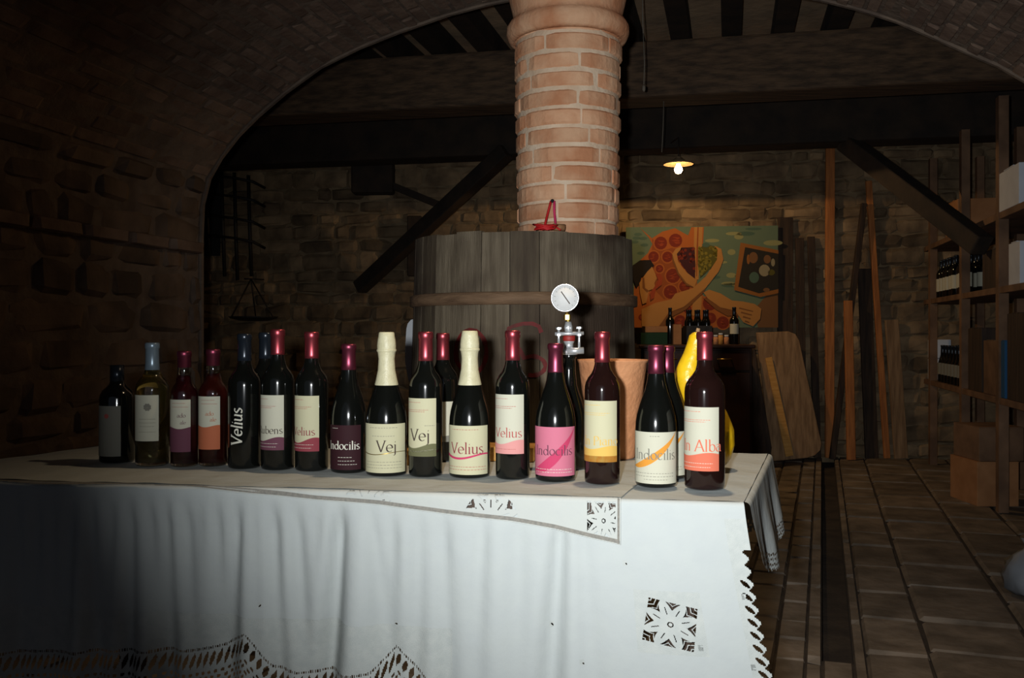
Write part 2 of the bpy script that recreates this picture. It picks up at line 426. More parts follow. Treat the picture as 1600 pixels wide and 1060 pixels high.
# ceiling planes, joists and beams of the far room
mb = MB(); mb.span(XL-.1, XR+.1, 2.95, backD(XL)+.2, 3.08, 3.14); cf = mb.build('ceiling_far', M_ceilp, kind='structure')
BA = radians(11.3)
def beam(name, X0, D0, dep, z0, z1, x0=XL, x1=XR, m=M_beam):
    mb = MB()
    A = Vector((x0, D0-math.tan(BA)*(x0-X0), (z0+z1)/2)); B = Vector((x1, D0-math.tan(BA)*(x1-X0), (z0+z1)/2))
    mb.bar(A, B, dep, z1-z0)
    return mb.build(name, m, kind='structure', bevel=.02)
beam('beam', -.44, 6.2, .3, 2.58, 2.94, x0=XL+.02, x1=XR-.02)
beam('beam', .9, 7.3, .26, 2.52, 2.94, x0=XL+.02, x1=XR-.02, m=M_joist)
TJ = radians(13.4); GJ = Vector((sin(TJ), cos(TJ), 0)); WJ = Vector((cos(TJ), -sin(TJ), 0))
ref = P(697, 95, 6.2); w0 = ref.dot(WJ)
for k in range(-10, 14):
    wv = w0+k*.315
    A = WJ*wv+GJ*4.3; B = WJ*wv+GJ*8.5
    def clip(p, q):
        pts = []
        for i in range(43):
            r = p.lerp(q, i/42)
            s_ = (r-AC).dot(V)
            if XL+.1 < r.x < XR-.1 and r.y < backD(r.x)-.02 and s_ > .25: pts.append(r)
        return pts
    ps = clip(A, B)
    if len(ps) > 5:
        mb = MB(); z = Vector((0, 0, 3.01)); mb.bar(ps[0]+z, ps[-1]+z, .12, .14)
        mb.build('joist', M_joist, cf, world=True)

# ------------------------------------------------------------------ brick column
CX, CD = (887-800)/FX*3.62, 3.62; CR = .198
def colr(z): return CR+.016*max(0, (z-1.4)/.9)
mb = MB(); pf = [(colr(z*.1)-.0060, z*.1) for z in range(0, 24)]
mb.lathe([(CR-.01, -.02)]+pf[1:], (CX, CD, 0), 40)
colm = mb.build('column', M_cmortar, kind='structure')
rn = random.Random(21)
def colbrick(r, h, ang0, ang1, z0, name, m):
    mb = MB(); n = max(4, int((ang1-ang0)/radians(9))); vs = []; fs = []
    jit = [rn.uniform(-.002, .002) for _ in range(n+1)]
    for i in range(n+1):
        a_ = ang0+(ang1-ang0)*i/n; e = .004 if i in (0, n) else 0
        for rr, zz in ((r-.03, z0), (r-.005-e, z0+.001), (r+.001-e+jit[i], z0+.008), (r+.001-e+jit[i], z0+h-.008), (r-.005-e, z0+h-.001), (r-.03, z0+h)):
            vs.append((CX+rr*cos(a_), CD+rr*sin(a_), zz))
    for i in range(n):
        for k in range(5): fs.append((i*6+k, (i+1)*6+k, (i+1)*6+k+1, i*6+k+1))
    fs += [tuple(range(6)), tuple(n*6+k for k in range(6))[::-1]]
    mb.add(vs, fs, 0, False)
    return mb.build(name, m, colm, world=False)
z = .0; ci = 0
pitch = 29.5/FX*3.42
# courses so that a joint lies at photo y=107 etc.
zj = EYE+(HY-107)/FX*3.42
z = zj-pitch*math.floor(zj/pitch)
widths = {}
while z < 2.22:
    nb = 5; off = rn.uniform(0, 2*pi/nb) if ci % 2 else rn.uniform(0, 2*pi/nb)
    r = colr(z)
    hj = rn.uniform(-.002, .002)
    cuts = [off+2*pi*k/nb+rn.uniform(-.12, .12) for k in range(nb)]
    for k in range(nb):
        a0 = cuts[k]; a1 = cuts[(k+1) % nb]+(2*pi if k == nb-1 else 0)
        g = .010/r
        colbrick(r+rn.uniform(-.003, .003), pitch-.010+hj, a0+g/2+.0, a1-g/2, z+.005, 'brick', M_cbrick)
    z += pitch; ci += 1
mb = MB()
zt = EYE+(HY-22)/FX*3.4
mb.lathe([(.20, z-.01), (.213, zt-.045), (.232, zt-.035), (.243, zt-.012), (.243, zt+.012), (.232, zt+.032), (.214, zt+.04), (.216, zt+.06), (.235, zt+.14), (.27, zt+.24), (.30, zt+.29)], (CX, CD, 0), 40)
mb.build('capital', M_cbrick, colm, world=False)
mb = MB(); mb.box((CX, CD, 2.66), (.62, .62, .2), Matrix.Rotation(-TH, 3, 'Z')); mb.build('impost_block', M_cmortar, colm, world=False)

# ------------------------------------------------------------------ wooden vat round the column
VX, VD = (818-800)/FX*3.63, 3.63; VTOP = EYE+.358; VR = .43
vat = thing('wooden_vat', 'tall grey wooden vat with red painted marks, built round the foot of the brick column', 'vat', (VX, VD, 0))
def vr(z): return VR+.04*(VTOP-z)/VTOP*1.0
rn = random.Random(8); a_ = 0.1; ns = 26
for k in range(ns):
    a0 = 2*pi*k/ns; a1 = 2*pi*(k+1)/ns-.006
    mb = MB(); vs = []; top = VTOP+rn.uniform(-.004, .004); q = 3
    rj = rn.uniform(-.0015, .0015)
    for zz in (0.002, .5, 1.0, top):
        for rr in (vr(zz)-.03, vr(zz)+rj):
            for i in range(q+1):
                b_ = a0+(a1-a0)*i/q; vs.append((VX+rr*cos(b_), VD+rr*sin(b_), zz))
    n = q+1; fs = []
    for L_ in range(3):
        o_ = L_*2*n; o2 = (L_+1)*2*n
        for i in range(q):
            fs += [(o_+i, o2+i, o2+i+1, o_+i+1), (o_+n+i, o_+n+i+1, o2+n+i+1, o2+n+i)]
        fs += [(o_, o_+n, o2+n, o2), (o_+n-1, o2+n-1, o2+2*n-1, o_+2*n-1)]
    for i in range(q): fs += [(i, i+1, n+i+1, n+i), (3*2*n+i, 3*2*n+n+i, 3*2*n+n+i+1, 3*2*n+i+1)]
    mb.add(vs, fs)
    # a darker stained patch in the upper-left staves
    mb.build('stave', M_stave if rn.random() < .72 else M_stavedk, vat)
for zc, hh in ((EYE+(HY-466)/FX*3.2, .046), (.62, .05), (.12, .05)):
    mb = MB(); r0 = vr(zc)+.002
    mb.lathe([(r0, zc-hh/2), (r0+.012, zc-hh/2+.003), (r0+.012, zc+hh/2-.004), (r0+.001, zc+hh/2)], (VX, VD, 0), 64, close=False)
    mb.lathe([(r0-.001, zc+hh/2), (r0-.001, zc-hh/2)], (VX, VD, 0), 64, close=False)
    mb.build('hoop', M_hoop, vat)
mb = MB()                                # lid with a hole for the column
n = 48; vs = []
for zz in (VTOP-.03, VTOP-.055):
    for k in range(n):
        c_ = 2*pi*k/n; vs.append((VX+(VR-.034)*cos(c_), VD+(VR-.034)*sin(c_), zz))
    for k in range(n):
        c_ = 2*pi*k/n; 
        hx, hy = CX+(CR+.006)*cos(c_), CD+(CR+.006)*sin(c_)
        vs.append((hx, hy, zz))
fs = []
for k in range(n):
    k2 = (k+1) % n; fs += [(k, k2, n+k2, n+k), (2*n+k, 3*n+k, 3*n+k2, 2*n+k2), (k, 2*n+k, 2*n+k2, k2)]
mb.add(vs, fs); mb.build('lid', M_stave, vat, fixn=True)

# ------------------------------------------------------------------ stroke lettering
def arc(cx, cy, rx, ry, a0, a1, n=14):
    return [(cx+rx*cos(radians(a0+(a1-a0)*i/n)), cy+ry*sin(radians(a0+(a1-a0)*i/n))) for i in range(n+1)]
def ser(x, y, w=.07): return [(x-w, y), (x+w, y)]
GL = {
 'V': (.60, [[(.04, .7), (.30, 0)], [(.30, 0), (.54, .7)], ser(.04, .7, .08), ser(.54, .7, .08)]),
 'A': (.62, [[(.04, 0), (.31, .72)], [(.31, .72), (.58, 0)], [(.14, .25), (.48, .25)], ser(.04, 0), ser(.58, 0)]),
 'I': (.26, [[(.13, .7), (.13, 0)], ser(.13, .7, .09), ser(.13, 0, .09)]),
 'P': (.50, [[(.12, .7), (.12, 0)], [(.12, .7), (.28, .7)]+arc(.28, .52, .18, .18, 90, -90)+[(.12, .34)], ser(.12, 0, .09)]),
 'R': (.56, [[(.12, .7), (.12, 0)], [(.12, .7), (.28, .7)]+arc(.28, .53, .17, .17, 90, -90)+[(.12, .36)], [(.26, .36), (.52, 0)], ser(.12, 0, .08)]),
 'e': (.44, [[(.05, .24), (.39, .24)]+arc(.22, .23, .18, .22, 5, 315, 18)]),
 'l': (.22, [[(.11, .75), (.11, 0)], ser(.11, 0, .07), [(.04, .73), (.11, .75)]]),
 'i': (.22, [[(.11, .45), (.11, 0)], ser(.11, 0, .07), [(.04, .43), (.11, .45)], [(.095, .62), (.125, .60)]]),
 'j': (.22, [[(.13, .45), (.13, -.12), (.10, -.2), (.02, -.22)], [(.06, .43), (.13, .45)], [(.115, .62), (.145, .60)]]),
 'u': (.50, [[(.10, .45), (.10, .14)]+arc(.22, .13, .12, .13, 180, 270, 6)+[(.32, .04), (.38, .12)], [(.38, .45), (.38, 0)], [(.03, .44), (.10, .45)], [(.31, .44), (.38, .45)], [(.38, .01), (.46, .01)]]),
 's': (.36, [arc(.18, .335, .12, .115, 40, 200, 8)+[(.13, .26), (.23, .19)]+arc(.18, .115, .13, .115, 20, -150, 8)]),
 'n': (.50, [[(.10, .45), (.10, 0)], [(.10, .34)]+arc(.23, .30, .14, .15, 140, 0, 8)+[(.37, 0)], ser(.10, 0, .06), ser(.37, 0, .06), [(.03, .43), (.10, .45)]]),
 'd': (.50, [arc(.22, .22, .17, .22, 20, 340, 16), [(.40, .75), (.40, 0)], [(.33, .73), (.40, .75)], [(.40, .01), (.47, .02)]]),
 'o': (.46, [arc(.23, .225, .18, .225, 90, 450, 20)]),
 'c': (.40, [arc(.22, .225, .17, .22, 50, 315, 14)]),
 'b': (.48, [[(.10, .75), (.10, .02)], arc(.26, .22, .17, .22, 160, -160, 16), [(.03, .73), (.10, .75)]]),
 'a': (.44, [arc(.19, .15, .14, .15, 60, 340, 12), [(.06, .40), (.18, .45), (.31, .42), (.33, .30), (.33, .04), (.41, .01)]]),
 ' ': (.25, []),
}
def strokes(text, size, x0=0, y0=0, nib=.045, tmin=.016, ang=20, slant=0, step=.04):
    quads = []; x = x0; nv = (cos(radians(ang))*nib, sin(radians(ang))*nib)
    for ch in text:
        adv, ps = GL[ch]
        for poly in ps:
            pts = []
            for i in range(len(poly)-1):
                a, b = poly[i], poly[i+1]; L = sqrt((b[0]-a[0])**2+(b[1]-a[1])**2); k = max(1, int(L/step))
                pts += [(a[0]+(b[0]-a[0])*j/k, a[1]+(b[1]-a[1])*j/k) for j in range(k)]
            pts.append(poly[-1]); pr_ = None
            for i, p in enumerate(pts):
                q = pts[min(i+1, len(pts)-1)]; o = pts[max(i-1, 0)]
                tx, ty = q[0]-o[0], q[1]-o[1]; L = sqrt(tx*tx+ty*ty) or 1; nx, ny = -ty/L, tx/L
                wd = max(abs(nx*nv[0]+ny*nv[1]), tmin)
                f = lambda X, Y: (x+(X+slant*Y)*size, y0+Y*size)
                cur = (f(p[0]+nx*wd, p[1]+ny*wd), f(p[0]-nx*wd, p[1]-ny*wd))
                if pr_: quads.append((pr_[0], pr_[1], cur[1], cur[0]))
                pr_ = cur
        x += adv*size
    return quads, x-x0
def add_quads(mb, quads, fn, mi=0):
    for q in quads: mb.add([fn(*p) for p in q], [(0, 1, 2, 3)], mi)

# red painted marks on the vat: a "0" and a "5"
mb = MB()
def vatmap(px, py):                       # painted on the vat's own surface
    x = (px-800)/FX; z0 = EYE+(HY-py)/FX*3.2
    r = vr(z0)+.0022; A = 1+x*x; B = -2*(VX*x+VD); C_ = VX*VX+VD*VD-r*r
    D = (-B-sqrt(B*B-4*A*C_))/(2*A)
    return (x*D, D, EYE+(HY-py)/FX*D)
def painted(path, wd):
    pr_ = None
    for i, p in enumerate(path):
        q = path[min(i+1, len(path)-1)]; o = path[max(i-1, 0)]; tx, ty = q[0]-o[0], q[1]-o[1]; L = sqrt(tx*tx+ty*ty) or 1
        nx, ny = -ty/L, tx/L; ww = wd*(.8+.4*random.random()); cur = ((p[0]+nx*ww, p[1]+ny*ww), (p[0]-nx*ww, p[1]-ny*ww))
        if pr_: mb.add([vatmap(*pr_[0]), vatmap(*pr_[1]), vatmap(*cur[1]), vatmap(*cur[0])], [(0, 1, 2, 3)])
        pr_ = cur
painted(arc(736, 550, 24, 34, 0, 360, 30), 3.2)
mb.build('painted_digit', M_redpaint, vat); mb = MB()
painted([(846, 520), (842, 510), (832, 506), (818, 506), (805, 509), (795, 513), (793, 530), (792, 548)], 3.4)
painted([(792, 548), (800, 546), (812, 546)]+arc(832, 572, 20, 15, 230, 470, 20)[::1], 3.4)
mb.build('painted_digit', M_redpaint, vat)
# nail in the column with red and pink cord
hk = thing('cord_bundle', 'red and pink cord hanging from a nail on the column, piled on the vat', 'cord', P(862, 312, 3.41))
mb = MB(); mb.tube([P(863, 314, 3.45), P(863, 314, 3.395)], .007); mb.build('nail', M_iron, hk)
mb = MB(); r0 = 3.40
mb.tube([P(861, 314, r0), P(858, 325, r0), P(853, 345, 3.395), P(850, 358, 3.36)], .0045)
rn = random.Random(2); pts = []
for i in range(46):
    t_ = i*.9; pts.append(P(853+19*cos(t_)*(1-i/90)+rn.uniform(-4, 4), 359.5-9*abs(sin(t_*.63))*(1-i/80), 3.27+.03*sin(t_)))
mb.tube(pts, .0035, 6); mb.build('red_cord', M_redc, hk)
mb = MB(); mb.tube([P(866, 314, r0), P(866, 330, r0), P(868, 350, 3.39), P(866, 357, 3.36)], .0045); mb.build('pink_cord', M_pinkc, hk, label='pink cord')
mb = MB(); mb.tube([P(864, 355, 3.30), P(882, 356, 3.305)], .013, 12); mb.build('cork', M_cork, hk)

# ------------------------------------------------------------------ table, cloths
TT = .78
FR = Vector((.41, 1.612, 0)); FLc = Vector((-1.33, 1.612+.162*(1.74), 0)); BR = Vector((.632, 2.25, 0)); BLc = Vector((-1.09, 2.42, 0))
tbl = thing('trestle_table', 'long trestle table hidden under the white tablecloths', 'table', (-.35, 2.0, 0))
c_ = (FR+FLc+BR+BLc)/4
mb = MB(); ins = [c_+(q-c_)*.985 for q in (FLc, FR, BR, BLc)]
mb.add([v+Vector((0, 0, zz)) for zz in (TT-.035, TT-.008) for v in ins], [(0,3,2,1),(4,5,6,7),(0,1,5,4),(1,2,6,5),(2,3,7,6),(3,0,4,7)])
mb.build('tabletop', M_tabl, tbl)
for q in (FLc, FR, BR, BLc):
    p = c_+(q-c_)*.86; mb = MB(); mb.bar((p.x, p.y, 0.0), (p.x, p.y, TT-.035), .05, .05); mb.build('leg', M_tabl, tbl)
fd = (FR-FLc).normalized(); LF = (FR-FLc).length; fn_ = Vector((fd.y, -fd.x, 0))
def d_front(px): return None
def front_p(px, drop=0):                 # photo x -> distance along the front edge
    x = (px-800)/FX; D = (FLc.y-FLc.x*(fd.y/fd.x))/(1-x*fd.y/fd.x); return (Vector((x*D, D, 0))-FLc).dot(fd)
def front_t(px, py):
    x = (px-800)/FX; D = (FLc.y-FLc.x*(fd.y/fd.x))/(1-x*fd.y/fd.x); return -(EYE+(HY-py)/FX*D-TT)
valleys = [(30, 34, .012), (62, 60, .012), (88, 84, .014), (116, 112, .012), (146, 150, .018), (178, 172, .012), (207, 203, .018), (236, 250, .015), (262, 268, .022), (291, 300, .018),
           (314, 322, .01), (340, 346, .016), (374, 366, .026), (398, 404, .01), (428, 436, .02), (462, 476, .016), (500, 496, .009), (535, 519, .034), (580, 604, .014), (612, 622, .012),
           (655, 652, .01), (694, 700, .012), (757, 750, .012), (812, 812, .006), (879, 866, .022), (908, 916, .009)]
VL = [(front_p(a), front_p(b), d*1.35) for a, b, d in valleys]
def sm(x): x = max(0, min(1, x)); return x*x*(3-2*x)
def skirt(p, t, extra=0):
    if t < .012:                         # rounded table edge
        k = t/.012*(pi/2); o = -.010+.010*sin(k); z = TT-.010*(1-cos(k))
    else: o = .0+(t-.012)*.06; z = TT-.010-(t-.012)
    A = sm((t-.004)/.09)*(.55+.45*min(1, t/.3)); f = 0
    for pa, pb, dd in VL:
        pc = pa+(pb-pa)*min(1.3, t/.28); x = (p-pc)/(.0125+.012*min(1, t/.3))
        if abs(x) < 3: f -= dd*math.exp(-x*x)
    f += .004*sin(p*31+1.3*sin(p*9))+.003*sin(p*77+t*9)*sm((1.55-p)/.4)
    fl_ = .055*sm((p-(LF-.35))/.35)*(t/.31)**1.2*(1 if t < .6 else 1)
    lean = -.0
    q = FLc+fd*(p+fl_)+fn_*(o+extra+.012+f*A)
    q.z = z
    return q
mainc = thing('white_tablecloth', 'plain white tablecloth with long folds and a cut lace flower, covering the whole table', 'tablecloth', (-.35, 2.0, TT))
# top sheet
def topz(x, y): return TT+.0008*sin(x*23+y*31)+.0006*sin(x*61-y*17)
def quadpt(a_, b_, q): return q[0]*(1-a_)*(1-b_)+q[1]*a_*(1-b_)+q[2]*a_*b_+q[3]*(1-a_)*b_
def sheet(mb, q, na, nb, zf, dz=0):
    vs = []; fs = []
    for j in range(nb+1):
        for i in range(na+1):
            p = quadpt(i/na, j/nb, q); vs.append((p.x, p.y, zf(p.x, p.y)+dz))
    for j in range(nb):
        for i in range(na): k = j*(na+1)+i; fs.append((k, k+1, k+na+2, k+na+1))
    mb.add(vs, fs, 0, True)
mb = MB()
def side(q, t, A0, A1, nrm, drop=.17, seed=0):     # the shorter side panels
    L = (A1-A0).length; d = (A1-A0).normalized()
    if t < .012: k = t/.012*(pi/2); o = -.010+.010*sin(k); z = TT-.010*(1-cos(k))
    else: o = (t-.012)*.16; z = TT-.010-(t-.012)
    f = (.006*sin(q*21+seed)+.003*sin(q*43+2))*sm(t/.15)
    p = A0+d*q+nrm*(o+.012+f); p.z = z
    return p
FRi = FR; q4 = [FLc-fn_*0+Vector((0, 0, 0)), FR, BR, BLc]
qi = [c_+(q-c_)*.997 for q in q4]
sheet(mb, [FLc+fn_*.002, FR+fn_*.002, BR, BLc], 80, 30, topz)
# front skirt, coarse where plain
dp, dt = .0075, .010
TMAX = .46
m_c = front_p(1028); m_t = front_t(1028, 970)
def snap(v, s): return round(v/s)*s
npc = int(LF/dp); LFs = npc*dp
inset = (int((m_c-.048)/dp), int((m_c+.048)/dp)+1, int((m_t-.048)/dt), int((m_t+.048)/dt)+1)
ib = (0, int(front_p(712)/dp), int(.25/dt), int(TMAX/dt))     # bottom lace zone
ie = (npc-5, npc, 3, int(TMAX/dt))                             # free edge lace zone
def inrect(i, j, r): return r[0] <= i < r[1] and r[2] <= j < r[3]
HB = [(770, .045, 1, 3), (580, .040, 1, 2), (944, .026, 1, 6)]
HBr = [(int((front_p(a)-b)/dp), int((front_p(a)+b)/dp), c0, c1) for a, b, c0, c1 in HB]
EY = [(410, 946), (622, 974), (863, 977), (975, 880), (910, 1033), (1066, 1002), (1133, 1036), (1140, 932)]
EYr = []
for a, b in EY:
    i_ = int(front_p(a)/dp); j_ = int(front_t(a, b)/dt); EYr.append((i_, i_+1, j_, j_+1, front_p(a), front_t(a, b)))
nt = int(TMAX/dt); ts_ = [0, .003, .006, .009]+[k*dt for k in range(1, nt+1) if k*dt > .0095]
ts_ = [0, .0025, .005, .0075]+[k*dt for k in range(1, nt+1)]
vs = [skirt(i*dp, t) for t in ts_ for i in range(npc+1)]; fs = []
for j in range(len(ts_)-1):
    jj = 0 if j < 4 else j-3
    for i in range(npc):
        if j >= 4 and (inrect(i, jj, inset) or inrect(i, jj, ib) or inrect(i, jj, ie)): continue
        if j >= 4 and (any(inrect(i, jj, q) for q in HBr) or any(inrect(i, jj, q) for q in EYr)): continue
        k = j*(npc+1)+i; fs.append((k, k+1, k+npc+2, k+npc+1))
mb.add(vs, fs, 0, True)
mb.build('cloth', M_cloth, mainc, fixn=False)
# right and left side panels with scalloped lace hems
def panel(A0, A1, nrm, drop, par, name, m, seed, fine=.004, dfun=None, extra=0):
    L = (A1-A0).length; na = int(L/fine); nb = int((drop+.05)/fine); mb = MB(); vs = []; fs = []
    tt = [0, .003, .006, .009]+[.012+k*fine for k in range(nb)]
    for t in tt:
        for i in range(na+1): v = side(i*L/na, t, A0, A1, nrm, seed=seed)+nrm*extra; vs.append(v)
    for j in range(len(tt)-1):
        for i in range(na):
            p_ = (i+.5)*L/na; t = (tt[j]+tt[j+1])/2; h = dfun(p_) if dfun else drop
            q = t-h+.03
            if t > h+.008*abs(sin(p_*pi/.028)): continue
            if q > 0 and hole_lace(p_, q): continue
            k = j*(na+1)+i; fs.append((k, k+1, k+na+2, k+na+1))
    mb.add(vs, fs, 0, True); return mb.build(name, m, par, fixn=False)
def hole_lace(p, q):
    r_ = int(q/.010); x = (p+(r_ % 2)*.006) % .012-.006; y = q % .010-.005
    return (x/.0036)**2+(y/.0032)**2 < 1
sn = Vector((.944, -.329, 0)); Ls = (BR-FR).length
panel(FR, BR, sn, .16, mainc, 'side_drop', M_cloth, 1.0, dfun=lambda p: .105+.05*sin(p*5)+.06*(p/Ls))
ln = (BLc-FLc).normalized(); panel(BLc, FLc, Vector((-ln.y, ln.x, 0)), .3, mainc, 'side_drop', M_cloth, 2.0)
bn = (BR-BLc).normalized(); panel(BR, BLc, Vector((-bn.y, bn.x, 0)), .2, mainc, 'back_drop', M_cloth, 3.0)
def finepatch(name, rect, step_p, step_t, holefn, m, par, fn=skirt, extra=0):
    p0, p1, t0, t1 = rect[0]*dp, rect[1]*dp, rect[2]*dt, rect[3]*dt
    na = int(round((p1-p0)/step_p)); nb = int(round((t1-t0)/step_t)); idx = {}; vs = []; fs = []
    def vid(i, j):
        if (i, j) not in idx: idx[(i, j)] = len(vs); vs.append(fn(p0+(p1-p0)*i/na, t0+(t1-t0)*j/nb, extra))
        return idx[(i, j)]
    for j in range(nb):
        for i in range(na):
            if holefn(p0+(p1-p0)*(i+.5)/na, t0+(t1-t0)*(j+.5)/nb): continue
            fs.append((vid(i, j), vid(i+1, j), vid(i+1, j+1), vid(i, j+1)))
    mb = MB(); mb.add(vs, fs, 0, True); return mb.build(name, m, par, fixn=False)
def flower(x, y, npet=8, rot=0, sq=True):  # cutwork flower: True = hole
    m_ = max(abs(x), abs(y)) if sq else sqrt(x*x+y*y)
    if m_ > .97: return False
    r = sqrt(x*x+y*y); a_ = atan2(y, x)-rot
    rm = 1.0/max(abs(cos(a_+rot)), abs(sin(a_+rot))) if sq else 1.0
    rr = r/min(rm, 1.25)
    if r < .07: return False
    if r < .12: return True
    k = round(a_/(2*pi/npet)); d = a_-k*2*pi/npet
    arcd = abs(r*sin(d)); wd = .60*sin(pi/npet)*(max(0, sin(pi*min(1, rr/1.02)))**.75)
    if arcd < wd: return arcd < .018 and .40 < rr < .68
    if rr > .60 and abs(((r*5.0+abs(d)*4) % 1)-.5) < .10: return False
    return m_ < .93
def h_motif(p, t):
    x = (p-m_c)/.041; y = (t-m_t)/.041; c, s_ = cos(radians(12)), sin(radians(12))
    x, y = c*x+s_*y, -s_*x+c*y
    return flower(x, y, 8, radians(22))
finepatch('lace_flower', inset, .00075, .00075, h_motif, M_lace, mainc)
hemc = [(-20, 1012), (235, 1010), (300, 1012), (350, 1005), (372, 992), (388, 983), (405, 1005), (430, 1035), (470, 1046), (520, 1046), (585, 1040), (608, 1018), (622, 1003), (640, 1022), (665, 1045), (700, 1075), (760, 1100)]
hemp = [(front_p(a), front_t(a, b)) for a, b in hemc]
def hem(p):
    for i in range(1, len(hemp)):
        if p <= hemp[i][0]:
            k = (p-hemp[i-1][0])/(hemp[i][0]-hemp[i-1][0]); return hemp[i-1][1]+(hemp[i][1]-hemp[i-1][1])*k
    return hemp[-1][1]
spots = [(410, 946, 5, 4), (622, 976, 5, 3), (672, 992, 5, 3), (618, 972, 2, 4)]
SP = [(front_p(a), front_t(a, b), c/850, d/850) for a, b, c, d in spots]
def h_bottom(p, t):
    q = t-hem(p)
    if q < 0:
        return False
    if q < .005: return False
    if q < .010: return (p % .004) < .0022
    if q < .014: return False
    q -= .014
    # leaf-shaped eyelets fanning out, then round eyelets
    if q < .030:
        x = (p+q*.3) % .013-.0065; return abs(x) < .0038*sin(pi*q/.030)+.0004
    if q < .036: return False
    q -= .036
    if q > .07+.012*abs(sin(p*pi/.04)): return True
    return hole_lace(p, q)
finepatch('lace_border', ib, .0015, .002, h_bottom, M_lace, mainc)
def h_edge(p, t):
    e = LFs-p; d = (t % .022)/.022
    if t < .085: return False
    if e < .010+.010*(1-abs(2*d-1)**1.5)*-1+.006: return True
    x = e-.020; y = ((t+x*.6) % .022)-.011
    return t > .13 and ((x/.0075)**2+(y/.005)**2 < 1)
finepatch('lace_edge', ie, .00125, .002, h_edge, M_lace, mainc)

for q in EYr:
    an_ = (q[0]*37 % 10)/10*3
    def h_ey(p, t, q=q):
        x = (p-q[4]); y = (t-q[5]); c, s_ = cos(an_), sin(an_); x, y = c*x+s_*y, -s_*x+c*y
        return (x/.0034)**2+(y/.0014)**2 < 1
    finepatch('eyelet', q[:4], .0005, .0005, h_ey, M_lace, mainc)

# overlay cloth: lies askew so its hem drops at an angle over the front edge
ov = thing('lace_overlay', 'smaller white overlay cloth with cutwork flowers and openwork hem, under most of the bottles', 'tablecloth', (-.35, 2.0, TT+.003))
p_edge = front_p(971)
E0 = FLc+fd*p_edge; sd = (BR-FR).normalized(); E1 = E0+sd*.60
mb = MB(); sheet(mb, [FLc+fn_*.0+fd*.05, E0, E1, BLc+Vector((.06, -.03, 0))], 90, 30, topz, dz=.0028)
mb.build('cloth', M_cloth2, ov, fixn=False)
hov = [(-20, 754), (75, 761), (150, 761), (262, 760), (340, 768), (450, 778), (500, 783), (600, 791), (700, 805), (800, 816), (870, 828), (930, 843), (975, 853), (1000, 856)]
hovp = [(front_p(a), front_t(a, b)) for a, b in hov]
def hem2(p):
    for i in range(1, len(hovp)):
        if p <= hovp[i][0]:
            k = (p-hovp[i-1][0])/(hovp[i][0]-hovp[i-1][0]); return hovp[i-1][1]+(hovp[i][1]-hovp[i-1][1])*k
    return hovp[-1][1]
fl_c = [(front_p(770), front_t(770, 812), .054), (front_p(580), front_t(580, 790), .05)]
cc = (front_p(944), front_t(944, 815))
def skirt2(p, t, extra=0):               # stiffer than the cloth below, no deep folds
    if t < .012: k = t/.012*(pi/2); o = -.010+.010*sin(k); z = TT+.0028-.010*(1-cos(k))
    else: o = (t-.012)*.06; z = TT+.0028-.010-(t-.012)
    q = FLc+fd*p+fn_*(o+.0185+.001*sin(p*40)); q.z = z
    return q
def h_over(p, t):
    h = hem2(p); q = h-t
    if p < .02: return True
    if q < 0: return True
    if q < .0015: return False
    if q < .0075: return (p % .003) < .0017
    if q < .0095: return False
    if p > p_edge-.009: return p_edge-.006 < p < p_edge-.003 and (t % .003) < .0016
    for (pc, tc, R_) in fl_c:
        x = (p-pc)/R_; y = (t-(tc))/(R_*.95)
        if -1 < x < 1 and y < -.05 and y > -1 and t > .002:
            if flower(x, y*1.0, 10, radians(18), False): return True
    x = (p-cc[0])/.031; y = (t-cc[1])/.036
    if abs(x) < 1 and abs(y) < 1 and flower(x, y, 8, radians(10)): return True
    return False
finepatch('cloth_drop', (0, int(p_edge/dp)+1, 0, 9), .001, .001, lambda p, t: h_over(p, t) or p > p_edge, M_cloth2, ov, fn=skirt2)

M_hem = mat('drawn_thread_hem', rgb(136, 132, 124), rgb(120, 118, 112), .95, 200, .3, bscale=800, spec=.1)
mb = MB(); vs = []; n_ = 400
for i in range(n_+1):
    p = .06+(p_edge-.004-.06)*i/n_; h = hem2(p)
    for tt_ in (h-.0085, h-.0015): vs.append(skirt2(p, max(.0, tt_))+fn_*.0008+Vector((0, 0, .0006)))
mb.add(vs, [(2*i, 2*i+1, 2*i+3, 2*i+2) for i in range(n_)], 0, True); mb.build('openwork_hem', M_hem, ov, fixn=False, label='grey beige openwork band along the hem')
mb = MB(); vs = []
for i in range(41):
    t = .004+(hem2(p_edge)-.006)*i/40
    for pp_ in (p_edge-.0065, p_edge-.0025): vs.append(skirt2(pp_, t)+fn_*.0008)
mb.add(vs, [(2*i, 2*i+1, 2*i+3, 2*i+2) for i in range(40)], 0, True); mb.build('openwork_hem', M_hem, ov, fixn=False)

